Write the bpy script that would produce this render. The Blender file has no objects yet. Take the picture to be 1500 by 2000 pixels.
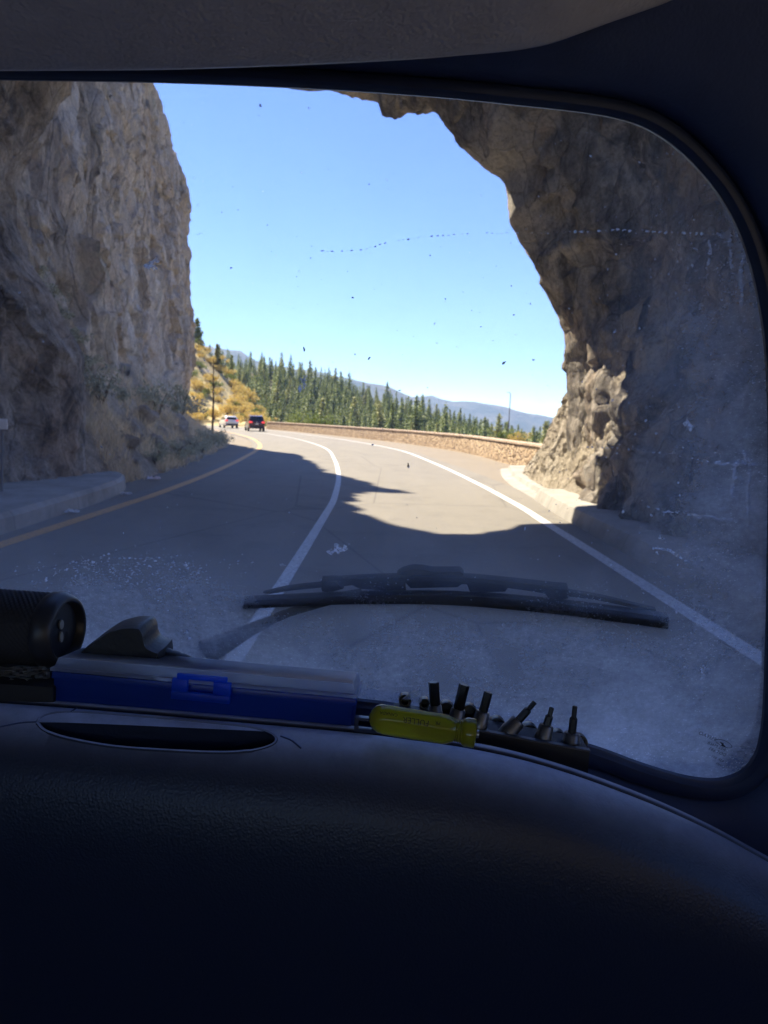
import bpy, bmesh, math, random
from mathutils import Vector, Matrix, noise
C = bpy.context.scene
R = math.radians
rnd = random.Random(7)

# ------------------------------------------------------------------ camera, sky, sun, exposure
F = 1400.0; ROLL = R(2.0); CAMZ = 1.65
PITCH = math.atan((1000 - 822) * math.cos(ROLL) / F)
FW = Vector((0, math.cos(PITCH), -math.sin(PITCH)))
UP0 = Vector((0, math.sin(PITCH), math.cos(PITCH))); RT0 = Vector((1, 0, 0))
RT = math.cos(ROLL) * RT0 + math.sin(ROLL) * UP0
UP = -math.sin(ROLL) * RT0 + math.cos(ROLL) * UP0
CP = Vector((0, 0, CAMZ))
cd = bpy.data.cameras.new('camera'); cam = bpy.data.objects.new('camera', cd); C.collection.objects.link(cam)
m = Matrix((RT, UP, -FW)).transposed().to_4x4(); m.translation = CP; cam.matrix_world = m
cd.sensor_fit = 'VERTICAL'; cd.sensor_height = 36; cd.lens = F / 2000 * 36
cd.clip_start = 0.02; cd.clip_end = 30000
cd.dof.use_dof = True; cd.dof.focus_distance = 0.70; cd.dof.aperture_fstop = 14.0
C.camera = cam
SUN_EL = R(50); SUN_AZ = R(40)          # azimuth: to the left of straight ahead
sd = bpy.data.lights.new('sun', 'SUN'); sd.energy = 2.5; sd.angle = R(0.5); sd.color = (1.0, 0.88, 0.70)
so = bpy.data.objects.new('sun', sd); C.collection.objects.link(so)
SUN = Vector((-math.sin(SUN_AZ) * math.cos(SUN_EL), math.cos(SUN_AZ) * math.cos(SUN_EL), math.sin(SUN_EL)))
so.rotation_euler = SUN.to_track_quat('Z', 'Y').to_euler()
w = bpy.data.worlds.new('World'); C.world = w; w.use_nodes = True
nt = w.node_tree; bg = nt.nodes['Background']; st = nt.nodes.new('ShaderNodeTexSky')
st.sky_type = 'NISHITA'; st.sun_disc = False; st.sun_elevation = SUN_EL; st.sun_rotation = -SUN_AZ
st.altitude = 1900; st.air_density = 0.9; st.dust_density = 0.1; st.ozone_density = 3.0
hs = nt.nodes.new('ShaderNodeHueSaturation'); hs.inputs['Saturation'].default_value = 1.19; hs.inputs['Hue'].default_value = .518; hs.inputs['Value'].default_value = .87
nt.links.new(st.outputs[0], hs.inputs['Color']); nt.links.new(hs.outputs[0], bg.inputs[0]); bg.inputs[1].default_value = 0.05
C.view_settings.view_transform = 'Standard'; C.view_settings.look = 'None'
C.view_settings.exposure = 2.75; C.view_settings.gamma = 1.0
C.render.engine = 'CYCLES'; cy = C.cycles
cy.max_bounces = 9; cy.diffuse_bounces = 4; cy.glossy_bounces = 4; cy.transmission_bounces = 8
cy.transparent_max_bounces = 24; cy.volume_bounces = 0; cy.caustics_reflective = False; cy.caustics_refractive = False
cy.use_denoising = True; cy.sample_clamp_indirect = 4.0

# ------------------------------------------------------------------ helpers
def ray(px, py):
    return FW * F + RT * (px - 750) + UP * (1000 - py)
def at(px, py, Y):                      # the point seen at a photo pixel, at world depth Y
    r = ray(px, py); return CP + r * (Y / r.y)
def onz(px, py, z=0.0):
    r = ray(px, py); return CP + r * ((z - CAMZ) / r.z)
def lin(tab, x):
    if x <= tab[0][0]: return tab[0][1]
    for (a, b), (c, d) in zip(tab, tab[1:]):
        if x <= c: return b + (d - b) * (x - a) / (c - a)
    return tab[-1][1]
def sm(a, b, x):
    t = max(0.0, min(1.0, (x - a) / (b - a))); return t * t * (3 - 2 * t)
def spline(pts, n):                     # Catmull-Rom through pts, n steps per span
    P = [Vector(p) for p in pts]; out = []
    P = [2 * P[0] - P[1]] + P + [2 * P[-1] - P[-2]]
    for i in range(1, len(P) - 2):
        for k in range(n):
            t = k / n; a, b, c, d = P[i-1], P[i], P[i+1], P[i+2]
            out.append(0.5 * ((2*b) + (c-a)*t + (2*a-5*b+4*c-d)*t*t + (3*b-a-3*c+d)*t**3))
    out.append(P[-2]); return out
def fr(v, H=1.0, lac=2.0, o=5):
    return noise.fractal(v, H, lac, o)
class MB:
    def __init__(s): s.v = []; s.f = []; s.mi = []; s.cur = 0
    def vert(s, p): s.v.append(tuple(p)); return len(s.v) - 1
    def face(s, *ix): s.f.append(tuple(ix)); s.mi.append(s.cur)
    def poly(s, pts): s.face(*[s.vert(p) for p in pts])
    def grid(s, rows, closed_u=False):
        base = [[s.vert(p) for p in r] for r in rows]
        for a, b in zip(base, base[1:]):
            n = len(a)
            for i in range(n if closed_u else n - 1):
                j = (i + 1) % n; s.face(a[i], a[j], b[j], b[i])
        return base
    def box(s, c, sx, sy, sz, M=None):
        c = Vector(c); q = []
        for dz in (-1, 1):
            for dx, dy in ((-1,-1),(1,-1),(1,1),(-1,1)):
                d = Vector((dx*sx/2, dy*sy/2, dz*sz/2)); q.append(s.vert(c + (M @ d if M else d)))
        a = q
        for ix in ((3,2,1,0),(4,5,6,7),(0,1,5,4),(1,2,6,5),(2,3,7,6),(3,0,4,7)): s.face(*[a[i] for i in ix])
    def tube(s, pts, rad, n=8, cap=True):
        P = [Vector(p) for p in pts]; rows = []
        for i, p in enumerate(P):
            t = (P[min(i+1, len(P)-1)] - P[max(i-1, 0)]).normalized()
            a = t.orthogonal() if i == 0 else (a - t * a.dot(t))
            a.normalize(); b = t.cross(a); r = rad[i] if isinstance(rad, (list, tuple)) else rad
            rows.append([p + (a * math.cos(k*2*math.pi/n) + b * math.sin(k*2*math.pi/n)) * r for k in range(n)])
        g = s.grid(rows, True)
        if cap: s.face(*reversed(g[0])); s.face(*g[-1])
    def lathe(s, prof, origin, axis, n=24, mod=None, cap=True):   # prof: (distance along axis, radius)
        axis = Vector(axis).normalized(); a = axis.orthogonal().normalized(); b = axis.cross(a); o = Vector(origin)
        rows = [[o + axis*d + (a*math.cos(k*2*math.pi/n) + b*math.sin(k*2*math.pi/n)) * (r * (mod(d, k*2*math.pi/n) if mod else 1))
                 for k in range(n)] for d, r in prof]
        g = s.grid(rows, True)
        if cap: s.face(*reversed(g[0])); s.face(*g[-1])
    def prism(s, pts, ext):              # closed polygon pushed along a vector
        e = Vector(ext); a = [s.vert(p) for p in pts]; b = [s.vert(Vector(p) + e) for p in pts]; n = len(a)
        s.face(*reversed(a)); s.face(*b)
        for i in range(n): s.face(a[i], a[(i+1) % n], b[(i+1) % n], b[i])
    def build(s, name, mats, parent=None, smooth=True, angle=40, bevel=0, uv=None, weld=0):
        me = bpy.data.meshes.new(name); me.from_pydata(s.v, [], s.f)
        for mt in (mats if isinstance(mats, (list, tuple)) else [mats]): me.materials.append(mt)
        me.polygons.foreach_set('material_index', s.mi)
        bm = bmesh.new(); bm.from_mesh(me)
        if weld: bmesh.ops.remove_doubles(bm, verts=bm.verts, dist=weld)
        bmesh.ops.recalc_face_normals(bm, faces=bm.faces)
        if bevel:
            ed = [e for e in bm.edges if len(e.link_faces) == 2 and e.calc_face_angle(0) > R(35)]
            bmesh.ops.bevel(bm, geom=ed, offset=bevel, segments=2, affect='EDGES', profile=0.6, clamp_overlap=True)
        bm.to_mesh(me); bm.free()
        if smooth:
            me.polygons.foreach_set('use_smooth', [True] * len(me.polygons))
            me.set_sharp_from_angle(angle=R(angle))
        if uv:
            l = me.uv_layers.new(name='UVMap')
            for lp in me.loops: l.data[lp.index].uv = uv(me.vertices[lp.vertex_index].co)
        o = bpy.data.objects.new(name, me); C.collection.objects.link(o)
        if parent: o.parent = parent; o.matrix_parent_inverse = parent.matrix_world.inverted()
        return o
def tag(o, label=None, cat=None, group=None, kind=None):
    if label: o['label'] = label
    if cat: o['category'] = cat
    if group: o['group'] = group
    if kind: o['kind'] = kind
    return o
def empty(name, loc, label, cat, group=None, rz=0):
    o = bpy.data.objects.new(name, None); C.collection.objects.link(o)
    o.location = loc; o.rotation_euler = (0, 0, rz); o.empty_display_size = 0.1
    o.matrix_world = Matrix.Translation(loc) @ Matrix.Rotation(rz, 4, 'Z')
    return tag(o, label, cat, group)
def copy_tree(o, parent=None):
    c = o.copy(); C.collection.objects.link(c)
    if parent: c.parent = parent
    for ch in o.children: copy_tree(ch, c)
    return c

# ------------------------------------------------------------------ materials
class NT:
    def __init__(s, name):
        s.m = bpy.data.materials.new(name); s.m.use_nodes = True; s.t = s.m.node_tree
        s.b = s.t.nodes['Principled BSDF']; s.out = s.t.nodes['Material Output']
    def n(s, typ, **kw):
        o = s.t.nodes.new('ShaderNode' + typ)
        for k, v in kw.items():
            if hasattr(o, k): setattr(o, k, v)
            else: s.set(o, k, v)
        return o
    def set(s, o, k, v):
        i = o.inputs[k if isinstance(k, int) else k.replace('_', ' ')]
        if hasattr(v, 'is_linked') or isinstance(v, bpy.types.NodeSocket): s.t.links.new(v, i)
        else: i.default_value = v
    def coord(s, kind='Object', scale=None):
        c = s.n('TexCoord').outputs[kind]
        if scale is None: return c
        mp = s.n('Mapping'); s.t.links.new(c, mp.inputs[0]); mp.inputs['Scale'].default_value = scale; return mp.outputs[0]
    def noise(s, vec, scale, detail=5, rough=.6, dist=0):
        o = s.n('TexNoise'); s.t.links.new(vec, o.inputs['Vector']); o.inputs['Scale'].default_value = scale
        o.inputs['Detail'].default_value = detail; o.inputs['Roughness'].default_value = rough; o.inputs['Distortion'].default_value = dist
        return o.outputs[0]
    def voro(s, vec, scale, feature='F1', out=0, rand=1.0):
        o = s.n('TexVoronoi', feature=feature); s.t.links.new(vec, o.inputs['Vector']); o.inputs['Scale'].default_value = scale
        o.inputs['Randomness'].default_value = rand
        return o.outputs[out]
    def ramp(s, fac, stops):
        o = s.n('ValToRGB'); s.t.links.new(fac, o.inputs[0]); e = o.color_ramp.elements
        while len(e) < len(stops): e.new(0.5)
        for el, (p, c) in zip(e, stops):
            el.position = p; el.color = (c, c, c, 1) if isinstance(c, (int, float)) else (*c, 1)
        return o.outputs[0]
    def mix(s, fac, a, b, blend='MIX'):
        o = s.n('Mix', data_type='RGBA', blend_type=blend)
        for k, v in ((0, fac), (6, a), (7, b)):
            if isinstance(v, tuple): v = (*v, 1) if len(v) == 3 else v
            s.set(o, k, v)
        return o.outputs[2]
    def math(s, op, a, b=0.0, clamp=False):
        o = s.n('Math', operation=op); o.use_clamp = clamp; s.set(o, 0, a); s.set(o, 1, b); return o.outputs[0]
    def bump(s, h, strength=.5, dist=.05, prev=None):
        o = s.n('Bump'); s.t.links.new(h, o.inputs['Height']); o.inputs['Strength'].default_value = strength
        o.inputs['Distance'].default_value = dist
        if prev: s.t.links.new(prev, o.inputs['Normal'])
        return o.outputs[0]
    def fin(s, color=None, rough=None, normal=None, **kw):
        if color is not None: s.set(s.b, 'Base Color', (*color, 1) if isinstance(color, tuple) and len(color) == 3 else color)
        if rough is not None: s.set(s.b, 'Roughness', rough)
        if normal is not None: s.set(s.b, 'Normal', normal)
        for k, v in kw.items(): s.set(s.b, k.replace('_', ' '), v)
        return s.m
def plain(name, col, rough=.5, var=.25, scale=6, **kw):
    t = NT(name); v = t.coord()
    c = t.mix(t.noise(v, scale), tuple(x*(1-var) for x in col), tuple(min(1, x*(1+var)) for x in col))
    return t.fin(c, rough, **kw)

def rock_mat(name, dark, mid, light, stain, stretch=(1,1,.45), sc=1.0, warm=None, lichen=None):
    t = NT(name); v = t.coord('Object', stretch); v0 = t.coord()
    big = t.noise(v, .35*sc, 4, .55, .6); med = t.noise(v, 1.9*sc, 9, .74, 1.0); fine = t.noise(v0, 11*sc, 7, .75); grit = t.noise(v0, 45*sc, 4, .7)
    c = t.mix(t.ramp(med, [(.36, 0.0), (.62, 1.0)]), dark, mid)
    c = t.mix(t.ramp(big, [(.45, 0.0), (.62, .7)]), c, light)
    if warm: c = t.mix(t.ramp(t.noise(v, .8*sc, 6, .68, .7), [(.52, 0.0), (.64, .75)]), c, warm)
    if lichen: c = t.mix(t.ramp(t.noise(v0, .9*sc, 7, .75, .5), [(.55, 0.0), (.66, .7)]), c, lichen)
    c = t.mix(t.ramp(t.noise(v, .55*sc, 7, .72, 1.4), [(.52, 0.0), (.62, .9)]), c, stain)
    cell = t.n('TexVoronoi', feature='F1'); t.t.links.new(v, cell.inputs['Vector']); cell.inputs['Scale'].default_value = 2.2*sc; cs_ = t.n('SeparateColor'); t.t.links.new(cell.outputs['Color'], cs_.inputs[0])
    c = t.mix(.45, c, t.ramp(cs_.outputs[0], [(0.0, .75), (1.0, 1.35)]), 'MULTIPLY')
    wv = t.n('Mapping'); t.t.links.new(v, wv.inputs[0]); t.t.links.new(t.mix(.12, v, t.n('TexNoise', Scale=1.2*sc, Detail=5.0).outputs['Color'], 'ADD'), wv.inputs[0])
    cr = t.voro(wv.outputs[0], 1.3*sc, 'DISTANCE_TO_EDGE'); crk = t.ramp(cr, [(0.0, .35), (.035, 1.0)]); cr2 = t.ramp(t.voro(wv.outputs[0], 4.1*sc, 'DISTANCE_TO_EDGE'), [(0.0, .6), (.05, 1.0)])
    c = t.mix(.5, c, crk, 'MULTIPLY'); c = t.mix(.3, c, cr2, 'MULTIPLY')
    c = t.mix(t.ramp(fine, [(.34, .5), (.52, 0.0)]), c, tuple(x*.5 for x in dark)); c = t.mix(t.ramp(grit, [(.55, 0.0), (.75, .35)]), c, tuple(min(1, x*1.25) for x in light))
    n1 = t.bump(t.noise(v, 1.6*sc, 10, .72, .5), 1.0, .5); n2 = t.bump(fine, .9, .10, n1); n3 = t.bump(crk, .5, .06, n2); n4 = t.bump(grit, .5, .015, n3)
    return t.fin(c, .92, n4, Specular_IOR_Level=.2)
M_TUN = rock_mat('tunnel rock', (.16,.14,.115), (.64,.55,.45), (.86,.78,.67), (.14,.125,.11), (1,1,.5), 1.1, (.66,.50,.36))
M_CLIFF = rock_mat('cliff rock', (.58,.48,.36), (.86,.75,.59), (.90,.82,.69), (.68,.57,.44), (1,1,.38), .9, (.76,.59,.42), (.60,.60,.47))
M_OUT = rock_mat('outcrop rock', (.46,.38,.28), (.70,.60,.45), (.80,.71,.57), (.56,.47,.36), (1,1,.7), 1.6)
def asphalt():
    t = NT('asphalt'); v = t.coord(); f = t.noise(v, 60, 3, .7); b = t.noise(t.coord('Object', (1,.25,1)), .5, 5, .6)
    c = t.mix(b, (.165,.150,.125), (.225,.203,.168)); c = t.mix(t.ramp(f, [(.35, 0.0), (.7, .35)]), c, (.31,.28,.235))
    ck = t.voro(t.coord('Object', (.3,.12,1)), 1.0, 'DISTANCE_TO_EDGE'); c = t.mix(t.ramp(ck, [(0.0, .6), (.006, 0.0)]), c, (.06,.058,.055))
    c = t.mix(t.ramp(t.noise(v, .9, 6, .7), [(.52, 0.0), (.7, .45)]), c, (.10,.093,.08)); c = t.mix(t.ramp(t.noise(t.coord('Object', (1.2,.12,1)), 1.3, 6, .7), [(.5, 0.0), (.7, .4)]), c, (.26,.235,.19)); c = t.mix(t.ramp(t.noise(v, 7, 5, .75), [(.62, 0.0), (.72, .35)]), c, (.09,.083,.072))
    return t.fin(c, .85, t.bump(f, .35, .01), Specular_IOR_Level=.25)
M_ASPH = asphalt()
def paint(name, col):
    t = NT(name); v = t.coord(); wn = t.noise(v, 25, 6, .75)
    return t.fin(t.mix(t.ramp(wn, [(.42, 0.0), (.66, .85)]), col, (.2,.19,.17)), .7, t.bump(wn, .3, .005))
M_WHITE = paint('white line paint', (.72,.71,.68)); M_YEL = paint('yellow line paint', (.74,.37,.075))
def dirt():
    t = NT('dirt'); v = t.coord(); a = t.noise(v, .35, 6, .65); f = t.noise(v, 14, 5, .7)
    c = t.mix(a, (.19,.155,.115), (.32,.27,.20)); c = t.mix(t.ramp(f, [(.4, .4), (.65, 0.0)]), c, (.12,.10,.078))
    return t.fin(c, .95, t.bump(f, .6, .04))
M_DIRT = dirt()
def concrete():
    t = NT('concrete'); v = t.coord(); a = t.noise(v, 1.2, 7, .7); f = t.noise(v, 40, 3, .6)
    c = t.mix(t.ramp(a, [(.35, 0.0), (.7, 1.0)]), (.24,.22,.19), (.40,.375,.33))
    c = t.mix(t.ramp(t.noise(v, 3, 6, .7), [(.55, 0.0), (.7, .5)]), c, (.16,.145,.125))
    sy = t.n('SeparateXYZ'); t.t.links.new(v, sy.inputs[0]); jt = t.math('LESS_THAN', t.math('FRACT', t.math('DIVIDE', sy.outputs[1], 2.4)), .006); c = t.mix(t.math('MULTIPLY', jt, .75), c, (.07,.065,.06))
    return t.fin(c, .9, t.bump(f, .3, .01))
M_CONC = concrete()
def hill_mat():
    t = NT('dry hillside'); v = t.coord(); a = t.noise(v, .09, 7, .7); b = t.noise(v, .5, 5, .7)
    c = t.mix(t.ramp(a, [(.38, 0.0), (.62, 1.0)]), (.30,.23,.11), (.58,.45,.21)); c = t.mix(t.ramp(b, [(.5, 0.0), (.62, .8)]), c, (.20,.20,.07))
    c = t.mix(t.ramp(t.noise(v, .25, 5, .6), [(.6, 0.0), (.68, .8)]), c, (.46,.39,.30))
    return t.fin(c, .95, t.bump(b, .8, .5))
M_HILL = hill_mat()
def forest_floor():
    t = NT('forest floor'); v = t.coord(); a = t.noise(v, .06, 6, .7)
    return t.fin(t.mix(t.ramp(a, [(.4, 0.0), (.65, 1.0)]), (.05,.055,.028), (.20,.155,.09)), .95)
M_FLOOR = forest_floor()
def mountain_mat():
    t = NT('mountain'); v = t.coord(); a = t.noise(v, .004, 8, .7)
    return t.fin(t.mix(t.ramp(a, [(.4, 0.0), (.65, 1.0)]), (.05,.065,.04), (.17,.145,.11)), .95, t.bump(a, 1, 60))
M_MTN = mountain_mat()
def leafmat(name, a, b, tr=.25):
    t = NT(name); g = t.n('NewGeometry'); c = t.mix(g.outputs['Random Per Island'], a, b)
    c = t.mix(t.ramp(t.noise(t.coord(), .3, 3), [(.4, 0.0), (.7, .6)]), c, tuple(x*1.35 for x in b))
    t.fin(c, .7); d = t.n('BsdfTranslucent'); t.set(d, 'Color', c); mx = t.n('MixShader'); mx.inputs[0].default_value = tr
    t.t.links.new(t.b.outputs[0], mx.inputs[1]); t.t.links.new(d.outputs[0], mx.inputs[2]); t.t.links.new(mx.outputs[0], t.out.inputs[0])
    return t.m
M_PINE = leafmat('pine needles', (.10,.135,.034), (.27,.31,.09))
M_PINE2 = leafmat('yellowish pine needles', (.16,.18,.045), (.36,.35,.11))
M_SAGE = leafmat('sagebrush leaves', (.32,.33,.22), (.50,.49,.35))
M_GOLD = leafmat('golden shrub leaves', (.46,.36,.10), (.74,.57,.19))
M_GREEN = leafmat('bright green leaves', (.11,.16,.03), (.24,.28,.06))
M_GRASS = leafmat('dry grass', (.56,.44,.27), (.80,.66,.44))
M_BARK = plain('bark', (.10,.065,.042), .9, .4, 4)
M_MASON = None
def mason():
    t = NT('rubble masonry'); v = t.coord('UV'); o = t.n('TexVoronoi', feature='F1'); t.t.links.new(v, o.inputs['Vector']); o.inputs['Scale'].default_value = 3.8
    e = t.voro(v, 3.2, 'DISTANCE_TO_EDGE'); h = t.n('SeparateColor'); t.t.links.new(o.outputs['Color'], h.inputs[0])
    c = t.mix(h.outputs[0], (.38,.26,.155), (.66,.49,.31)); c = t.mix(t.ramp(t.noise(v, 9, 5, .7), [(.4, .5), (.65, 0.0)]), c, (.28,.20,.125))
    c = t.mix(t.ramp(e, [(0.0, .85), (.06, 0.0)]), c, (.10,.072,.05))
    return t.fin(c, .9, t.bump(t.ramp(e, [(0.0, 0.0), (.12, 1.0)]), .8, .06))
M_MASON = mason()
M_CAP = plain('wall cap stone', (.46,.34,.24), .9, .25, 3)

# ------------------------------------------------------------------ road layout (distances in metres, Y ahead)
YEL = [(-40,-4.6),(0,-4.6),(12,-4.63),(15.5,-4.7),(21,-5.0),(29,-5.7),(39.3,-6.9),(50,-9.1),(59.4,-11.7),(74,-16.7),(90,-23.5),(110,-34.5),(135,-52),(170,-82)]
ysp = spline([(x, y, 0) for y, x in YEL], 12)
def off(i, d):
    a = ysp[max(i-1, 0)]; b = ysp[min(i+1, len(ysp)-1)]; t = (b - a).normalized(); return ysp[i] + Vector((t.y, -t.x, 0)) * d
def offcurve(dfun, z):
    return [off(i, dfun(ysp[i].y) if callable(dfun) else dfun) + Vector((0, 0, z)) for i in range(len(ysp))]
def strip(name, d0, d1, z, mat, kind='structure'):
    mb = MB(); mb.grid([offcurve(d0, z), offcurve(d1, z)]); return tag(mb.build(name, mat, smooth=False), kind=kind)
strip('road', -.45, 8.3, 0.004, M_ASPH)
for nm, d, wd, mt in (('yellow_edge_line', 0, .22, M_YEL), ('white_lane_line', 3.62, .135, M_WHITE), ('white_edge_line', lambda y: lin([(12,7.42),(20,7.5),(40,7.9),(60,7.6)], y), .18, M_WHITE)):
    f0 = (lambda y, d=d, wd=wd: (d(y) if callable(d) else d) - wd/2); f1 = (lambda y, d=d, wd=wd: (d(y) if callable(d) else d) + wd/2)
    strip(nm, f0, f1, 0.009, mt)

WALL_OFF = lambda y: lin([(22, 10.9), (30, 11.1), (40, 11.7), (52, 11.6), (70, 10.6), (100, 10.2)], y)
# terrain: flat along the road, falling away beyond the wall, climbing to a wooded ridge
E_BASE = [(-.36,-.026),(-.2,-.030),(-.03,-.040),(.1,-.050),(.22,-.062),(.4,-.07)]
E_RIDGE = [(-.36,.066),(-.25,.065),(-.214,.063),(-.136,.055),(-.09,.044),(-.036,.027),(.03,.009),(.10,-.010),(.15,-.024),(.214,-.034),(.4,-.05)]
def road_off(X, Y):
    best = 1e9; sgn = 1; yy = 0
    for i in range(0, len(ysp)-1, 2):
        p = ysp[i]; d = (p.x - X)**2 + (p.y - Y)**2
        if d < best:
            best = d; q = ysp[i+1]; t = (q - p); sgn = 1 if (t.y*(X-p.x) - t.x*(Y-p.y)) > 0 else -1; yy = p.y
    return sgn * math.sqrt(best), yy
def far_z(X, Y):
    a = X / max(Y, 1); t = (Y - 215) / 200
    e = lin(E_BASE, a) * (1 - min(t, 1)) + lin(E_RIDGE, a) * min(max(t, 0), 1)
    z = CAMZ + Y * e
    if t > 1: z -= (Y - 415) * .10
    return z + 2.2 * fr(Vector((X*.012, Y*.012, 3)), o=4)
HILL = [(-.36,.135),(-.32,.122),(-.28,.113),(-.25,.0857),(-.2286,.063),(-.207,.0357),(-.186,.0129),(-.164,-.013),(-.14,-.04)]
def ground_z(X, Y):
    z = base_z(X, Y)
    if 112 < Y < 260 and X/Y < -.14:              # golden slope beyond the bend
        h = (CAMZ + 165*lin(HILL, X/Y)) * sm(116, 168, Y) + .8*fr(Vector((X*.12, Y*.12, 0)), o=4)*sm(120, 140, Y) - max(0, Y-172)*.12
        z = max(z, h)
    return z
def base_z(X, Y):
    d, yy = road_off(X, Y)
    if d > 0:
        k = sm(13, 70, d)
        return (-.02) * (1 - k) + far_z(X, Y) * k
    k = -d
    base = -.02
    if Y > 45:                                   # dry slope climbing on the left of the bend
        rise = max(0, k - 4.5) * .62 * sm(48, 75, Y)
        base = base + min(rise, 60) + (.5 * fr(Vector((X*.15, Y*.15, 0)), o=4) * sm(4.5, 9, k))
    return base
mb = MB(); rows = []
ys = [-900, -300, -120, -60, -30, -10, 5, 15, 25, 35] + [40 + 3*i for i in range(40)] + [160 + 9*i for i in range(50)] + [640, 800, 1100, 1600, 2500, 4500]
xs = [-4000, -1500, -600, -300, -220, -160] + [-120 + 3*i for i in range(56)] + [48 + 8*i for i in range(28)] + [320, 600, 1500, 4000]
for Y in ys:
    r = []
    for X in xs:
        z = ground_z(X, Y)
        if abs(X) > 500 or Y > 700: z = max(min(z, 20), -40) if Y < 1000 else -40
        r.append((X, Y, z))
    rows.append(r)
mb.grid(rows)
o = mb.build('ground', [M_DIRT, M_HILL, M_FLOOR], angle=180); tag(o, kind='structure')
for p in o.data.polygons:
    c = p.center; d, _ = road_off(c.x, c.y)
    p.material_index = 1 if (112 < c.y < 200 and c.x/c.y < -.15) else 2 if d > 16 else (1 if c.y > 50 and d < -4 else 0)

# ------------------------------------------------------------------ tunnel
RIM = [(168,985,15.6),(165,900,15.6),(165,800,15.6),(172,700,15.6),(120,610,15.6),(75,545,15.7),(50,510,15.8),(36,440,16),(36,370,16),(60,300,16),(120,200,16.2),
       (150,165,16.4),(215,95,16.6),(310,55,16.9),(420,60,17.3),(500,110,17.7),(545,158,18.0),(575,172,18.1),(615,180,18.3),(655,184,18.6),(700,196,19.0),(738,210,19.4),
       (746,234,19.2),(770,240,18.7),(800,226,18.1),(845,221,17.5),(880,250,17.1),(905,290,17),(940,320,17),(982,346,17),(994,380,17),(996,430,17),(1024,490,17),
       (1050,545,17),(1075,600,17),(1092,650,17),(1099,700,17),(1101,760,17),(1106,850,17),(1112,930,17),(1118,1000,17)]
def resample(P, n):
    L = [0]
    for a, b in zip(P, P[1:]): L.append(L[-1] + (b - a).length)
    out = []; j = 0
    for k in range(n):
        s = L[-1] * k / (n - 1)
        while j < len(L) - 2 and L[j+1] < s: j += 1
        t = (s - L[j]) / max(1e-9, L[j+1] - L[j]); out.append(P[j].lerp(P[j+1], max(0, min(1, t))))
    return out
NU = 300
rim = resample([at(*p) for p in RIM], NU)
rim[0].z = -.1; rim[-1].z = -.1
sec = resample(spline([(-6.55,0,-.1),(-6.75,0,1.5),(-7.2,0,3.5),(-7.7,0,5.6),(-6.9,0,8.4),(-4.6,0,10.4),(-1.2,0,11.2),(2.4,0,10.2),(4.4,0,7.6),(4.9,0,5.0),(4.55,0,2.5),(3.85,0,-.1)], 12), NU)
def facet(p, sc):                       # broken planes: each cell tilted its own way
    q = p*sc; q = q + .35*Vector((noise.noise(q*1.7), noise.noise(q*1.7 + Vector((5,1,2))), noise.noise(q*1.7 + Vector((1,7,3)))))
    c = noise.voronoi(q)[1][0]; k = c*7.31; v = Vector((noise.noise(k + Vector((.37,.11,.73))), noise.noise(k + Vector((5.2,1.9,.4))), noise.noise(k + Vector((1.3,8.1,3.7)))))*1.2
    return (q - c).dot(v)*1.5 + .55*noise.cell(c*3.7 + Vector((9.1,3.3,1.7)))
def rockdisp(p, amp, seed=0):
    q = Vector((p.x*.35, p.y*.35, p.z*.22)) + Vector((seed, 0, 0))
    d = fr(q, 1.0, 2.1, 3) * .75 + (noise.ridged_multi_fractal(q*2.2, .9, 2.1, 5, 1.0, 2.0) - 1.1) * .25
    w_ = Vector((p.x, p.y, p.z*.7)) + Vector((seed, 0, 0))
    d += facet(w_, .8)*.42 + facet(w_, 2.1)*.17 + facet(w_, 5.0)*.07 + fr(w_*3, .7, 2.1, 4)*.06
    return d * amp
mb = MB(); rows = []
vs = [0, .12, .26] + [.42 + .10*i for i in range(86)] + [9.3 + .5*i for i in range(14)] + [18, 21, 24, 28]
axis0 = Vector((-1.2, 0, 2.5))
for v in vs:
    r = []
    for u in range(NU):
        a = rim[u]; y = a.y - v; s = sec[u]
        k = sm(0, 4.5, v)
        p = Vector((a.x + (s.x - a.x)*k, y, a.z + (s.z - a.z)*k))
        n = Vector((p.x - axis0.x, 0, p.z - axis0.z)).normalized()
        d = rockdisp(p, .75) * (.25 + .75*sm(0, 1.6, v))
        p = p + n * (max(d, -.9) + .05*k)
        if p.z < 3: p.x += .12 * (1 if p.x > 0 else -1) * 0
        r.append(p)
    rows.append(r)
# outer face of the portal, climbing and leaning back from the mouth
outer = []
for kk, (rad, back) in enumerate(((.25, .15), (.7, .7), (1.4, 2.0), (2.2, 5), (3.0, 14), (3.8, 30))):
    r = []
    for u in range(NU):
        a = rim[u]; n = Vector((a.x - axis0.x, 0, a.z - axis0.z)).normalized()
        bk = min(back, 1.2) + (back - min(back, 1.2)) * sm(2.0, -3.0, a.x); rd = rad*(1 - .68*sm(-4, 1, a.x)); p = Vector((a.x + n.x*rd, a.y - bk, max(a.z + n.z*rd, -.3)))
        p += n * rockdisp(p, .6, 5) * min(1, rad)
        r.append(p)
    outer.append(r)
mb.grid(list(reversed(outer)) + rows)
# unseen near roof and right side cut away to let sky light in
keep = [i for i, f in enumerate(mb.f) if not ((lambda c: c.x > -4 + .5*noise.noise(c) and ((c.y < 9.3 and c.z > 5.6) or (c.y < 12.3 and c.z > 8.7) or (c.y < 6.3 and c.x > 2 and c.z > .9 + .4*noise.noise(c))))(Vector(mb.v[f[0]])))]
mb.f = [mb.f[i] for i in keep]; mb.mi = [0]*len(mb.f)
tag(mb.build('tunnel', M_TUN, angle=180), 'dark rough rock tunnel bored through the cliff', kind='structure')

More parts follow.
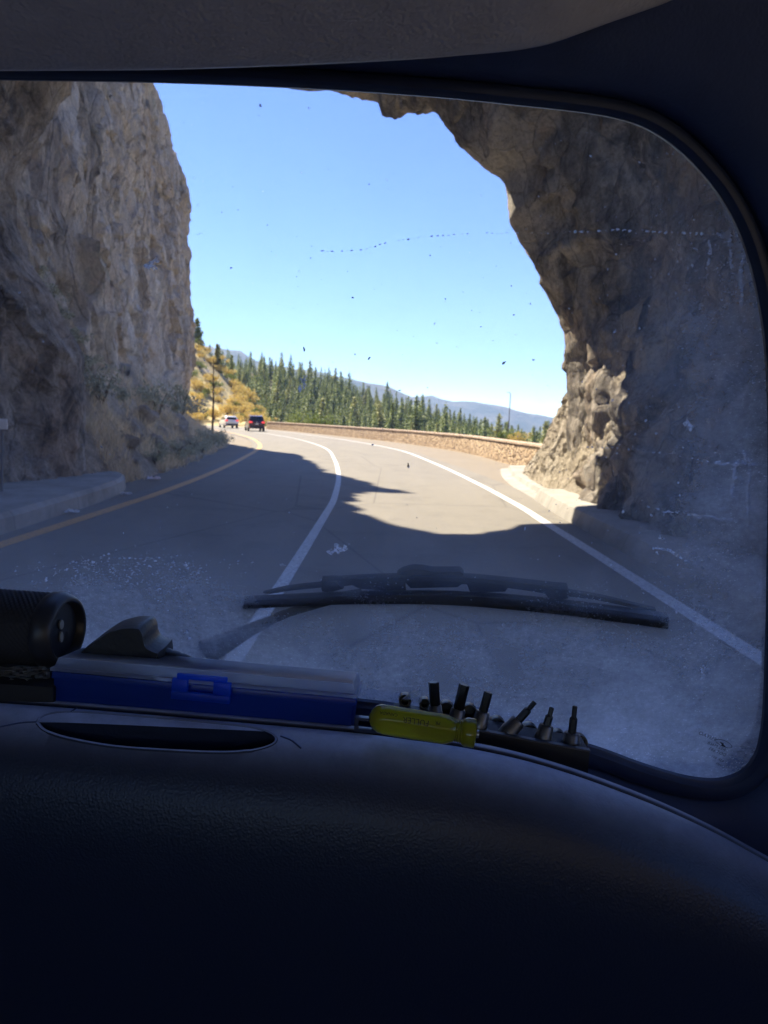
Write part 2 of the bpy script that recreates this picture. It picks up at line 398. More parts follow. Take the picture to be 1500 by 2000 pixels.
# ------------------------------------------------------------------ left cliff beyond the mouth; unseen near part added to block sun
XB = [(-14,-10.6),(9,-10.6),(14,-8.6),(16,-7.6),(20,-8.4),(28,-9.3),(34,-10.3),(37,-11.0),(41,-11.8),(45,-13.0),(49,-14.4),(54,-16.8)]
ZT = [(-14,33),(9.6,33),(10.6,22.4),(19,22.4),(19.8,33),(22.5,30),(23.2,16.6),(25.2,16.8),(26.4,17.5),(28.7,19.3),(30.4,21.2),(32.3,20.8),(34,18.5),(37,16.6),(40.8,13.9),(43,11),(45.3,8.7),(47.3,6.8),(50,4.5),(54,2.5)]  # unseen near crest raised to shade the road, notched for sun beside the car
XT = [(-14,-9.8),(20,-9.6),(24,-9.8),(30,-11.0),(34,-11.9),(37,-11.5),(41,-11.3),(45,-12.6),(50,-14.2),(54,-17)]
def bulge(y, t):                                   # buttresses, upright plates and broken faces
    z = t*8; w_ = Vector((y + .18*z, z*.5 - .12*y, 3.0))
    return (fr(Vector((y*.3, t*.9, 0)), 1, 2, 3)*.55 + facet(w_, .55)*.50 + facet(w_ + Vector((3,1,0)), 1.5)*.15 + facet(Vector((y, z*.6, 1)), 3.6)*.085
            + (noise.ridged_multi_fractal(Vector((y*.9, t*.5, 4)), .8, 2.2, 5, 1.0, 2.0) - 1.0)*.12 + fr(Vector((y*5, z*2.5, 9)), .7, 2.1, 3)*.05)
mb = MB(); rows = []
ny = 560
for i in range(ny):
    y = -14 + 28*i/100 if i < 100 else 14 + 40*((i-100)/(ny-101))**1.15; r = []; zt = lin(ZT, y) + .55*fr(Vector((y*1.1, 0, 2)), .7, 2.2, 5)
    xb = lin(XB, y); xt = lin(XT, y)
    for j in range(190):
        t = j/189; z = -.3 + (zt + .3)*t
        x = xb + (xt - xb)*t - .5*math.sin(math.pi*min(1, t*1.6))*sm(38, 30, y)
        x += bulge(y, z/8) * (1 - .45*sm(.9, 1, t))
        r.append((x, y + .25*fr(Vector((y*.8, z*.5, 7)), .8, 2, 3), z))
    for d, dz in ((.6, .15), (2, -4), (6, -13), (20, -24), (40, -34)):
        r.append((xt - d + bulge(y, zt/8)*.3, y + (d*.3 if y > 40 else 0), max(zt + dz + .5*fr(Vector((y*.5, d, 1)), .8, 2, 4), -.3)))
    rows.append(r)
mb.grid(rows); tag(mb.build('cliff', M_CLIFF, angle=180), 'tall pale fluted cliff left of the road beyond the tunnel mouth', kind='structure')

# debris slope at the foot of the cliff
TF = [(14.5,-6.1),(17,-6.2),(19,-6.2),(24,-6.7),(29,-7.3),(36,-8.3),(40,-9.0),(46,-10.4),(54,-14)]
TH = [(14.5,1.2),(16.5,3.6),(19,3.4),(24,3.1),(30,3.0),(36,2.6),(41,2.2),(46,1.8),(54,1.4)]
def talus_pt(y, t):
    xf = lin(TF, y); xb = lin(XB, y) - .5; h = lin(TH, y)
    x = xf + (xb - xf)*t; z = h * (t**1.15)
    d = .30*fr(Vector((x*.7, y*.7, 1)), .8, 2.1, 5) * min(1, t*4)
    return Vector((x, y, z + d - .03))
mb = MB(); mb.grid([[talus_pt(14.5 + 39.5*i/260, j/44) for j in range(45)] for i in range(261)])
M_TALUS = rock_mat('debris slope', (.42,.34,.25), (.66,.55,.41), (.72,.60,.44), (.50,.42,.32), (1,1,1), 2.0, (.70,.54,.36))
tag(mb.build('slope', M_TALUS, angle=180), 'debris slope of dirt and grass at the foot of the cliff', kind='structure')

# rock outcrop at the right foot of the mouth
XF = [(13,3.85),(17,3.75),(19,3.8),(22,4.0),(24,4.35),(26,4.9),(28,5.8)]
OT = [(13,4.3),(17,3.6),(18.2,3.0),(19.2,2.65),(21,1.75),(22.5,1.15),(24,.75),(26,.25),(28,0)]
OX = [(13,4.8),(17,4.65),(19,4.72),(21,4.78),(24,5.05),(26,5.3),(28,5.9)]
mb = MB(); rows = []
for i in range(260):
    y = 14 + 13.5*i/259; r = []; zt = lin(OT, y); xf = lin(XF, y); xo = lin(OX, y)
    for j in range(100):
        t = j/99; x = xf + (xo - xf)*t**.6; z = -.05 + (zt+.05)*t
        q = Vector((x*.6, y*.9, z*.9))
        q = Vector((x*1., y, z*.8)); d = fr(q*.5, 1, 2, 3)*.14 + facet(q, 1.1)*.06 + facet(q, 3.2)*.055 + facet(q, 7.5)*.035 + fr(q*6, .7, 2.1, 3)*.025
        r.append((x + d*min(1, t*4+.2), y, z + .4*d*t))
    for e in (.4, 1.2, 3, 6): r.append((xo + e, y, zt + .12*e*(1 if y < 22 else -.3) + .2*fr(Vector((y, e, 0)), o=4)))
    rows.append(r)
mb.grid(rows); tag(mb.build('rock_outcrop', M_OUT, angle=180), 'sunlit tan rock outcrop at the right foot of the tunnel mouth', kind='structure')

# kerbs and concrete footing
def sweep(path, prof):                       # prof (side, up) swept along path
    mb = MB(); rows = []
    for i, p in enumerate(path):
        p = Vector(p); t = (Vector(path[min(i+1, len(path)-1)]) - Vector(path[max(i-1, 0)])).normalized(); s = Vector((t.y, -t.x, 0))
        rows.append([p + s*a + Vector((0,0,b)) for a, b in prof])
    g = mb.grid(rows); mb.face(*g[0]); mb.face(*reversed(g[-1])); return mb
path = spline([(3.18,-20,0),(3.2,0,0),(3.22,8,0),(3.25,13,0),(3.35,16,0)], 10)
tag(sweep(path, [(0,-.05),(.02,.06),(.10,.24),(.16,.27),(1.3,.29),(1.3,-.05)]).build('kerb', M_CONC, bevel=.0, angle=30), 'long concrete kerb at the right tunnel wall', kind='structure')
path = spline([(3.36,16,0),(3.45,19,0),(3.75,23,0),(4.3,27,0)], 10)
tag(sweep(path, [(0,-.05),(.05,.015),(.32,.05),(.36,.16),(1.5,.2),(1.5,-.05)]).build('pavement', M_CONC, angle=30), 'sunlit concrete apron under the outcrop', kind='structure')
path = spline([(-4.95,-20,0),(-4.95,5,0),(-4.98,9.2,0),(-5.1,11.2,0),(-5.28,13.6,0),(-5.55,15.2,0),(-6.0,16.4,0),(-6.6,17.0,0)], 10)
tag(sweep(path, [(0,-.05),(-.02,.2),(-.08,.27),(-2.2,.33),(-2.2,-.05)]).build('kerb', M_CONC, angle=30), 'pale concrete kerb at the left tunnel wall', kind='structure')

# ------------------------------------------------------------------ stone wall along the outside of the bend
wl = empty('stone_wall', (5.5, 28, 0), 'low tan rubble stone wall along the outside of the bend', 'wall')
def wall_rows(prof):
    rows = []; L = 0; prev = None; us = []
    for i in range(len(ysp)):
        if ysp[i].y < 21 or ysp[i].y > 95: continue
        p = off(i, WALL_OFF(ysp[i].y)); a = off(i, WALL_OFF(ysp[i].y) + 1); s = (a - p).normalized()
        rows.append([p + s*x + Vector((0,0,z)) for x, z in prof])
    return rows
def wall_mesh(name, prof, mat, jit=0):
    rws = wall_rows(prof); fine = []
    for a, b in zip(rws, rws[1:]):
        for k in range(8): fine.append([p.lerp(q, k/8) + Vector((rnd.uniform(-jit,jit), rnd.uniform(-jit,jit), rnd.uniform(-jit,jit)*.6)) for p, q in zip(a, b)])
    mb = MB(); mb.grid(fine)
    uvd = {}
    return mb.build(name, mat, wl, angle=30, uv=lambda co: (road_uv(co), co.z))
def road_uv(co): return co.y*1.0 + abs(co.x)*.6
wall_mesh('masonry', [(0,-.1),(0,.2),(0,.45),(0,.68),(.02,.90),(.4,.90),(.4,-.6)], M_MASON, .02)
wall_mesh('cap', [(-.05,.905),(-.05,.985),(.2,1.01),(.46,.985),(.46,.905)], M_CAP, .012)

# ------------------------------------------------------------------ vegetation
def leaf(mb, p, n, s, asp=1.0):
    n = n.normalized(); a = n.orthogonal().normalized(); a.rotate(Matrix.Rotation(rnd.uniform(0, 6.28), 3, n)); b = n.cross(a)
    mb.poly([p - a*s - b*s*.35*asp, p + a*s*.2 - b*s*.5*asp, p + a*s + b*s*.1*asp, p - a*s*.1 + b*s*.55*asp])
def conifer(seed, h, spread, dens=1.0, pw=.7):
    rr = random.Random(seed); mb = MB(); z = h*.10
    while z < h*.985:
        t = z/h; rad = spread*h*(1-t)**pw * (.8+.4*rr.random()) + .15
        nb = max(4, int((9 if t < .7 else 6)*dens))
        for k in range(nb):
            if rr.random() < .12: continue
            a = rr.uniform(0, 6.283); L = rad*rr.uniform(.65, 1.1)
            for q in range(max(2, int(L/.45))):
                s = (q+.6)/max(2, int(L/.45)); p = Vector((math.cos(a)*L*s, math.sin(a)*L*s, z - L*s*.28 + rr.uniform(-.15,.15)))
                global rnd; sv = rnd; rnd = rr
                leaf(mb, p, Vector((rr.gauss(0,.6), rr.gauss(0,.6), 1)), rr.uniform(.42,.8)*(1-.35*t)); rnd = sv
        z += h*rr.uniform(.022, .034)
    leaf(mb, Vector((0,0,h)), Vector((1,.3,0)), .3)
    return mb
def tree_mesh(seed, h, spread, mat):
    mb = conifer(seed, h, spread, 1.0, (.7, .55, .75, .5, .6, .48)[seed % 6]); mb.cur = 1; mb.tube([(0,0,-2),(0,0,h*.5),(0,0,h*.97)], [h*.014, h*.009, .03], 6)
    return mb.build('pine_tree', [mat, M_BARK], smooth=False)
protos = [tree_mesh(i+1, h, s, mt) for i, (h, s, mt) in enumerate(((15,.19,M_PINE),(13,.21,M_PINE),(17,.17,M_PINE),(11.5,.23,M_PINE2),(14,.20,M_PINE2),(9.5,.25,M_PINE)))]
used = [False]*len(protos); placed = []
cand = []
for _ in range(9000):
    Y = 205 + 220*rnd.random()**.9; a = rnd.uniform(-.27, .245); X = a*Y
    d, _y = road_off(X, Y)
    if d < 26: continue
    cand.append((X, Y))
for X, Y in cand:
    if len(placed) >= 292: break
    if all((X-x)**2 + (Y-y)**2 > 6.4**2 for x, y in placed): placed.append((X, Y))
for X, Y in placed:
    k = rnd.randrange(len(protos))
    if used[k]: o = protos[k].copy(); C.collection.objects.link(o)
    else: o = protos[k]; used[k] = True
    s = rnd.uniform(.5, 1.15); o.location = (X, Y, far_z(X, Y)); o.scale = (s*rnd.uniform(.9,1.15), s*rnd.uniform(.9,1.15), s)
    o.rotation_euler = (rnd.gauss(0,.02), rnd.gauss(0,.02), rnd.uniform(0, 6.28))
    tag(o, 'tall green conifer in the dense stand on the hillside beyond the stone wall', 'tree', 'conifers on the wooded hillside')
# the trees further in are one mass
mb = MB(); cv = [tuple(v) for v in conifer(77, 13, .20, .7).v]; cf = conifer(77, 13, .20, .7).f
n2 = 0; far = []
for X, Y in cand[3000:]:
    if n2 >= 560: break
    if all((X-x)**2 + (Y-y)**2 > 3.2**2 for x, y in placed) and all((X-x)**2 + (Y-y)**2 > 3.8**2 for x, y in far):
        far.append((X, Y)); n2 += 1; b = len(mb.v); s = rnd.uniform(.6, .95); a = rnd.uniform(0, 6.28); z0 = far_z(X, Y)
        ca, sa = math.cos(a)*s, math.sin(a)*s
        mb.v += [(X + x*ca - y*sa, Y + x*sa + y*ca, z0 + z*s) for x, y, z in cv]; mb.f += [tuple(i+b for i in f) for f in cf]; mb.mi += [0]*len(cf)
tag(mb.build('forest', M_PINE, smooth=False), 'smaller conifers filling the gaps in the wooded hillside', kind='stuff')
def big_tree(name, loc, h, sp, seed, label, mat=M_PINE):
    t = empty(name, loc, label, 'tree'); mb = conifer(seed, h, sp, 1.3)
    c = mb.build('crown', mat, smooth=False); c.parent = t
    tb = MB(); tb.tube([(0,0,-1.5),(.1,0,h*.5),(0,0,h*.95)], [h*.016, h*.010, .03], 7); k = tb.build('trunk', M_BARK); k.parent = t
    return t
def gz(px, py_top, Y, h):
    p = at(px, py_top, Y); return Vector((p.x, p.y, p.z - h))
big_tree('pine_tree', gz(385, 620, 166, 8.6), 8.6, .26, 31, 'dark green pine standing alone on top of the golden slope beside the cliff')
big_tree('pine_tree', gz(425, 672, 158, 9), 9.0, .14, 32, 'slim pine at the left edge of the wood, low on the golden slope', M_PINE2)
big_tree('pine_tree', gz(452, 690, 190, 15), 15.0, .15, 33, 'loose pine with a high crown at the left end of the wood', M_PINE)

def shrub_mesh(seed, w_, h_, n, s, up=.0, stems=True):
    global rnd
    sv = rnd; rnd = random.Random(seed); mb = MB()
    cl = [(Vector((rnd.gauss(0,.33)*w_, rnd.gauss(0,.33)*w_, h_*rnd.uniform(.25,.85))), rnd.uniform(.15,.33)) for _ in range(14)]
    for _ in range(n):
        c, r = rnd.choice(cl); d = Vector((rnd.gauss(0,1), rnd.gauss(0,1), rnd.gauss(0,1))).normalized()*r*rnd.uniform(.5,1.05)
        p = c + Vector((d.x*w_, d.y*w_, d.z*h_)); p.z = max(p.z, .02)
        leaf(mb, p, d + Vector((rnd.gauss(0,.5), rnd.gauss(0,.5), rnd.gauss(0,.3))), s*rnd.uniform(.6,1.3), 1-up*.6)
    rnd = sv; return mb
def stems_mesh(seed, w_, h_):
    rr = random.Random(seed); mb = MB()
    for _ in range(9):
        a = rr.uniform(0, 6.28); q = rr.uniform(.2,.45)*w_
        mb.tube([(0,0,-.1),(math.cos(a)*q*.4, math.sin(a)*q*.4, h_*.35),(math.cos(a)*q, math.sin(a)*q, h_*.75)], [.018*w_,.012*w_,.005*w_], 5)
    return mb
shp = {}
def shrub(kind, loc, sc, label, group=None, parts=True):
    mats = {'sage': M_SAGE, 'gold': M_GOLD, 'green': M_GREEN}
    key = (kind, rnd.randrange(3))
    if key not in shp:
        seed = sum(map(ord, kind)) + key[1]
        shp[key] = (shrub_mesh(seed, 1.0, .8, 900, .055, .5).build('foliage', mats[kind], smooth=False), stems_mesh(seed, 1.0, .8).build('stem', M_BARK))
        a, b = shp[key]
    else:
        a, b = (x.copy() for x in shp[key]); C.collection.objects.link(a); C.collection.objects.link(b)
    t = empty({'sage':'sagebrush','gold':'golden_shrub','green':'green_bush'}[kind], loc, label, 'shrub', group, rnd.uniform(0, 6.28)); t.scale = (sc*rnd.uniform(.9,1.2), sc, sc*rnd.uniform(.85,1.15))
    a.parent = t; b.parent = t; return t
SG = 'sagebrush along the foot of the cliff'
for y, t, s in ((20.5,.10,.5),(22,.16,.6),(23.2,.06,.5),(24.5,.14,.65),(26,.07,.6),(27.6,.12,.75),(29.4,.07,.65),(31,.13,.8),(33,.08,.8),(35,.12,.9),(37.4,.08,.85),(39.5,.06,.8)):
    p = talus_pt(y, t); shrub('sage', p, s, 'grey green sagebrush in the row at the slope foot by the yellow line', SG)
for y, t, s, lb in ((26.5,.55,1.5,'large round sagebrush halfway up the debris slope below the cliff'),(19.2,.55,1.2,'sagebrush beside the dark tunnel rock, on the near end of the debris slope'),
                    (34,.6,1.5,'dark sagebrush high on the debris slope near the far end of the cliff')):
    shrub('sage', talus_pt(y, t), s, lb)
for px, py, Y, s in ((75,522,16.6,.5),(100,560,16.8,.6),(130,600,17,.55),(160,645,17.2,.5),(182,695,17.5,.6)):
    p = at(px, py, Y); shrub('sage', p - Vector((.25,0,.3)), s, 'pale sagebrush clinging to the ledge where the dark tunnel rock meets the cliff', 'sagebrush on the rock ledge')
n = 0; tries = 0
while n < 110 and tries < 4000:
    tries += 1
    Y = rnd.uniform(119, 170); p = Vector((rnd.uniform(-.30, -.165)*Y, Y, 0)); z = ground_z(p.x, p.y)
    if road_off(p.x, p.y)[0] < 6: continue
    n += 1
    if rnd.random() < .7: shrub('gold', (p.x, p.y, z-.1), rnd.uniform(1.3, 3.0), 'golden dry shrub on the sunlit slope left of the cars', 'golden shrubs on the slope')
    else: shrub('green', (p.x, p.y, z-.1), rnd.uniform(1.0, 2.0), 'yellow green shrub among the golden ones on the sunlit slope', 'green shrubs on the slope')
for px, py, Y, s, lb in ((600,832,95,4.2,'bright green bush directly behind the stone wall, in front of the conifers'),(622,834,95,3.0,'smaller lime green bush beside the bright green one behind the wall'),
                         (985,858,60,1.6,'low green bush showing just over the wall near the thin pole'),(1010,860,58,1.3,'pale dry bush showing over the wall nearest the outcrop')):
    p = at(px, py, Y); shrub('green' if 'green' in lb else 'gold', p - Vector((0,0,s*.35)), s, lb)
# dry grass tufts
mb = MB()
for _ in range(9000):
    y = 16.5 + 30*rnd.random()**1.1; t = rnd.random()**1.2*.95
    if noise.noise(Vector((y*.5, t*4, 2))) < -.05: continue
    p = talus_pt(y, t); hgt = rnd.uniform(.12, .42)
    for k in range(3):
        a = rnd.uniform(0, 6.28); lx, ly = rnd.gauss(0,.12), rnd.gauss(0,.12); wv = Vector((math.cos(a), math.sin(a), 0))*.012
        q = p + Vector((rnd.gauss(0,.08), rnd.gauss(0,.08), -.02)); mb.poly([q - wv, q + wv, q + Vector((lx, ly, hgt))])
tag(mb.build('dry_grass', M_GRASS, smooth=False), 'dry tan grass on the debris slope', kind='stuff')
# loose stones
M_STONE = rock_mat('loose stone', (.42,.36,.29), (.66,.58,.47), (.76,.68,.57), (.5,.43,.34), (1,1,1), 4)
def stone_mesh(seed):
    bm = bmesh.new(); bmesh.ops.create_icosphere(bm, subdivisions=3, radius=.5); rr = random.Random(seed); s = Vector((rr.uniform(0,9),0,0))
    for v in bm.verts:
        c = noise.voronoi(v.co*1.6 + s)[0]; v.co *= .8 + .5*(c[1]-c[0]) + .25*noise.noise(v.co*3+s); v.co.z *= .7
    me = bpy.data.meshes.new('boulder'); bm.to_mesh(me); bm.free(); me.materials.append(M_STONE); return me
sm_ = [stone_mesh(i) for i in range(4)]
for i, (y, t, s) in enumerate(((19.5,.30,.7),(21,.42,1.0),(22.5,.3,.8),(23.6,.55,1.2),(25,.4,.7),(28,.35,.9),(30.5,.5,1.1),(18.6,.15,.4),(33,.3,.8),(20.2,.02,.22),(22.1,.0,.2),(26.5,.0,.2),(24.2,.02,.25))):
    o = bpy.data.objects.new('boulder', sm_[i % 4]); C.collection.objects.link(o); o.location = talus_pt(y, t); o.scale = (s,)*3; o.rotation_euler = (rnd.uniform(0,.6), rnd.uniform(0,.6), rnd.uniform(0,6))
    tag(o, 'grey angular boulder on the debris slope under the cliff' if s > .3 else 'small loose stone beside the yellow line at the foot of the slope', 'rock', 'boulders on the debris slope' if s > .3 else 'small stones by the road')
# bare sapling by the road
sp_ = empty('bare_sapling', onz(414, 868), 'thin brown bare sapling at the foot of the cliff, left of the cars', 'tree')
b0 = sp_.location; tb = MB(); top = at(417, 700, b0.y); tb.tube([b0 - Vector((0,0,.1)), b0.lerp(top,.5) + Vector((.04,0,0)), top], [.07,.05,.015], 7); tb.build('trunk', M_BARK, sp_)
tb = MB()
for k in range(14):
    q = b0.lerp(top, .35 + .045*k); a = rnd.uniform(0, 6.28); l = rnd.uniform(.2,.5); tb.tube([q, q + Vector((math.cos(a)*l, math.sin(a)*l, l*.35))], [.014,.004], 4)
tb.build('branches', M_BARK, sp_)

# ------------------------------------------------------------------ mountains
def ridge(name, Y, tab, label, seed):
    mb = MB(); rows = []
    for j in range(14):
        t = j/13; r = []
        for i in range(160):
            px = -900 + 3300*i/159; top = at(px, lin(tab, px) + 15, Y)
            zt = top.z + 14*fr(Vector((px*.02, seed, 0)), .9, 2, 5)
            yy = Y - (1-t)*900 if t < 1 else Y
            z = -60 + (zt+60)*t**.9 + (1-t)*t*160*fr(Vector((px*.01, t*2, seed)), .9, 2.1, 5)
            r.append((top.x*(yy/Y), yy, z))
        rows.append(r)
    rows.append([(x, y+900, -60) for x, y, z in rows[-1]])
    mb.grid(rows); tag(mb.build(name, M_MTN, angle=180), label, kind='structure')
ridge('mountain', 4200, [(-900,640),(200,650),(380,664),(430,666),(470,672),(500,690),(560,702),(620,712),(690,726),(760,740),(820,768),(870,790),(1000,830),(1200,880),(2400,880)], 'nearer blue ridge behind the wooded hillside', 3)
ridge('mountain', 5600, [(-900,700),(600,735),(720,742),(800,760),(842,758),(880,768),(925,769),(970,778),(1000,783),(1060,797),(1100,806),(1200,815),(1500,815),(2400,800)], 'far pale blue range at the right end of the view', 8)

# haze
mb = MB(); mb.box((0, 2850, 330), 11000, 6100, 900); hz = mb.build('haze', [], smooth=False)
hm = bpy.data.materials.new('haze'); hm.use_nodes = True; hm.node_tree.nodes.remove(hm.node_tree.nodes['Principled BSDF'])
pv = hm.node_tree.nodes.new('ShaderNodeVolumePrincipled'); pv.inputs['Color'].default_value = (.42,.63,1,1); pv.inputs['Density'].default_value = 1.1e-4; pv.inputs['Anisotropy'].default_value = .1
hm.node_tree.links.new(pv.outputs[0], hm.node_tree.nodes['Material Output'].inputs['Volume']); hz.data.materials.append(hm); tag(hz, kind='stuff')

# ------------------------------------------------------------------ cars ahead on the bend
M_GLOSSDARK = plain('dark car glass', (.015,.017,.02), .08, .1)
M_TYRE = plain('tyre rubber', (.02,.02,.02), .9, .2); M_RIM = plain('wheel rim', (.35,.35,.36), .35, .1, Metallic=.8)
M_TAIL = plain('red tail lamp', (.55,.02,.025), .2, .1); M_TAIL.node_tree.nodes['Principled BSDF'].inputs['Emission Color'].default_value = (1,.08,.08,1)
M_TAIL.node_tree.nodes['Principled BSDF'].inputs['Emission Strength'].default_value = .18
M_PLATE = plain('number plate', (.6,.6,.58), .5, .1); M_BLACKP = plain('black exterior plastic', (.02,.02,.021), .6, .2)
M_CHROME = plain('roof rail metal', (.55,.55,.56), .3, .1, Metallic=.9)
def car(name, loc, rz, col, label, H=1.72, rails=True):
    t = empty(name, loc, label, 'car', None, rz); paintm = plain(name + ' paint', col, .25, .06, Metallic=.2, Coat_Weight=.6)
    W = .93
    st_ = [(-2.25,.62,.50,1.02),(-2.2,.86,.36,1.10),(-1.6,.93,.30,1.12),(0,.94,.28,1.06),(1.1,.93,.30,1.02),(1.9,.88,.34,.92),(2.25,.70,.42,.74)]
    mb = MB(); mb_rows = []
    for y, hw, zb, zt in st_:
        mb_rows.append([(-hw*.92,y,zb),(-hw,y,zb+.12),(-hw,y,zt-.16),(-hw*.9,y,zt),(hw*.9,y,zt),(hw,y,zt-.16),(hw,y,zb+.12),(hw*.92,y,zb)])
    g = mb.grid(mb_rows, True); mb.face(*reversed(g[0])); mb.face(*g[-1])
    top = [(-2.12,.80,1.10),(-1.80,.70,H-.10),(-1.45,.68,H),(.2,.66,H-.01),(.75,.64,H-.12),(1.45,.78,1.03)]
    rws = [[(-w_,y,z),(w_,y,z),(w_*1.0,y,1.0),(-w_,y,1.0)] for y, w_, z in top]
    rws = [[(-.84,y,1.0),(-w_,y,z-.05),(-w_*.86,y,z),(w_*.86,y,z),(w_,y,z-.05),(.84,y,1.0)] for y, w_, z in top]
    g = mb.grid(rws, True); mb.face(*reversed(g[0])); mb.face(*g[-1])
    mb.build('body', paintm, t, angle=35)
    b = MB(); b.prism([(-.66,-2.135,1.12),(.66,-2.135,1.12),(.58,-1.86,H-.14),(-.58,-1.86,H-.14)], (0,-.02,.01)); b.build('rear_window', M_GLOSSDARK, t, smooth=False)
    for s in (-1, 1):
        b = MB(); b.prism([(s*.845,-1.75,1.08),(s*.845,1.05,1.06),(s*.70,.55,H-.16),(s*.715,-1.55,H-.13)], (s*.02,0,.006)); b.build('side_window', M_GLOSSDARK, t, smooth=False)
        b = MB(); b.prism([(s*.50,-2.255,.93),(s*.86,-2.19,.90),(s*.88,-2.15,1.10),(s*.70,-2.215,1.13),(s*.50,-2.25,1.07)], (0,-.03,0)); b.build('tail_light', M_TAIL, t, bevel=.012)
        b = MB(); b.prism([(s*.55,-2.29,.46),(s*.82,-2.22,.46),(s*.82,-2.22,.54),(s*.55,-2.29,.54)], (0,-.02,0)); b.build('reflector', M_TAIL, t)
        b = MB(); b.prism([(s*.95,.85,1.02),(s*1.10,.82,1.02),(s*1.10,.82,1.16),(s*.95,.85,1.16)], (0,.1,0)); b.build('side_mirror', paintm, t, bevel=.03)
        if rails: b = MB(); b.tube([(s*.62,-1.6,H-.0),(s*.62,-1.5,H+.06),(s*.61,.1,H+.06),(s*.61,.25,H-.02)], .022, 6); b.build('roof_rail', M_CHROME, t)
        for y in (-1.4, 1.4):
            b = MB(); b.lathe([(-.11,.25),(-.10,.32),(-.07,.345),(.07,.345),(.10,.32),(.11,.25)], (s*.82,y,.345), (1,0,0), 24); wh = b.build('wheel', M_TYRE, t)
            b = MB(); b.lathe([(-.01,.05),(-.005,.22),(.01,.225)], (s*.93,y,.345), (s,0,0), 20); b.build('rim', M_RIM, wh)
    b = MB(); b.prism([(-.78,-2.27,.40),(.78,-2.27,.40),(.80,-2.26,.60),(-.80,-2.26,.60)], (0,-.06,0)); b.build('bumper', M_BLACKP, t, bevel=.02)
    b = MB(); b.prism([(-.17,-2.265,.76),(.17,-2.265,.76),(.17,-2.26,.88),(-.17,-2.26,.88)], (0,-.015,0)); b.build('number_plate', M_PLATE, t)
    b = MB(); b.prism([(-.06,-2.262,.95),(.06,-2.262,.95),(.06,-2.26,1.03),(-.06,-2.26,1.03)], (0,-.015,0)); b.build('badge', M_CHROME, t, bevel=.01)
    for c_ in t.children_recursive: c_.matrix_parent_inverse = Matrix.Identity(4)
    return t
p1 = onz(497, 842); p2 = onz(446, 836)
car('suv', p1 + Vector((0,.0,.01)), R(17), (.055,.018,.024), 'dark sport utility car with red tail lamps and roof rails, driving away on the bend', 1.74)
car('car', p2 + Vector((0,0,.01)), R(24), (.75,.75,.74), 'white car driving away at the far end of the bend, ahead of the dark one', 1.58, False)

# roadside bits
M_POSTW = plain('white reflector', (.8,.8,.78), .4, .05); M_POST = plain('post grey', (.18,.18,.18), .6, .2)
pp = at(6, 838, 11.6); mk = empty('marker_post', (pp.x, pp.y, .3), 'thin road marker post with white reflector cap before the dark left rock', 'post')
b = MB(); b.tube([(pp.x-.06,pp.y,.2),(pp.x-.01,pp.y,pp.z)], .022, 8); b.build('post', M_POST, mk)
b = MB(); b.box(at(-4, 828, 11.58), .31, .03, .17); b.build('reflector', M_POSTW, mk, bevel=.02)
def litter(px, py, s, label, col):
    c = onz(px, py, .02); bm = MB(); n = 9; rows = []
    for i in range(n):
        rows.append([c + Vector(((i/(n-1)-.5)*s, (j/(n-1)-.5)*s*.7, .05*s*10*.1 + .35*s*abs(noise.noise(Vector((i*.5+px, j*.5, 1)))))) for j in range(n)])
    bm.grid(rows); bm.grid([[p - Vector((0,0,.004)) for p in r] for r in rows])
    tag(bm.build('litter', plain('litter ' + str(px), col, .5, .1), angle=50), label, 'litter')
litter(141, 1001, .2, 'crumpled white wrapper on the road by the left kerb', (.75,.78,.8))
litter(300, 936, .3, 'pinkish white scrap among the grass past the kerb end', (.75,.68,.72)); litter(247, 966, .2, 'small pale scrap by the end of the left kerb', (.7,.7,.74))
lp = at(992, 860, 170); lt = empty('light_pole', lp - Vector((0,0,4)), 'thin tall pole rising above the conifers at the right end of the wood', 'pole')
tz = at(992, 768, 170).z; b = MB(); b.tube([(lp.x,lp.y,lp.z-4),(lp.x,lp.y,tz)], [.16,.09], 8); b.build('shaft', M_POST, lt)
b = MB(); b.tube([(lp.x,lp.y,tz),(lp.x-.3,lp.y,tz+.15),(lp.x-.9,lp.y,tz+.2)], .07, 6); b.build('arm', M_POST, lt)

# ------------------------------------------------------------------ the car we sit in: tailgate window and trim
def black(name, col, rough, grain=0, gs=700, **kw):
    t = NT(name); v = t.coord(); c = t.mix(t.noise(v, 30, 4), tuple(x*.8 for x in col), tuple(x*1.2 for x in col)); nrm = None
    if grain:
        g = t.voro(v, gs, 'SMOOTH_F1'); g2 = t.noise(v, gs*.35, 3); nrm = t.bump(t.math('ADD', g, g2), grain, .0012)
    return t.fin(c, rough, nrm, **kw)
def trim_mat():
    t = NT('grained trim painted highlight'); v = t.coord(); g = t.voro(v, 520, 'SMOOTH_F1'); g2 = t.noise(v, 260, 3); nrm = t.bump(t.math('ADD', g, g2), .26, .0010)
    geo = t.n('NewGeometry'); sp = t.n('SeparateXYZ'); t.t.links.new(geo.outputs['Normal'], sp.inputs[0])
    up = t.math('POWER', t.math('MAXIMUM', sp.outputs[2], 0.0), 5.0); dn = t.ramp(t.noise(v, 40, 6, .7), [(.25, .62), (.75, 1.0)])   # paler where it faces up: crest highlight put into the colour
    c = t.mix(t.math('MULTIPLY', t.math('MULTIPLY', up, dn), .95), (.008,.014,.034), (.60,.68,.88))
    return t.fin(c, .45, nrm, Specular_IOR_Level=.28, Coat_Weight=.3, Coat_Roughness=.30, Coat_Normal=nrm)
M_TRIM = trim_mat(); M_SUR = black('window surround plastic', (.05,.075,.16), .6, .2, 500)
M_SEAL = black('rubber seal', (.03,.042,.085), .5); M_LINER = black('headliner vinyl', (.62,.60,.58), .7, .5, 380)
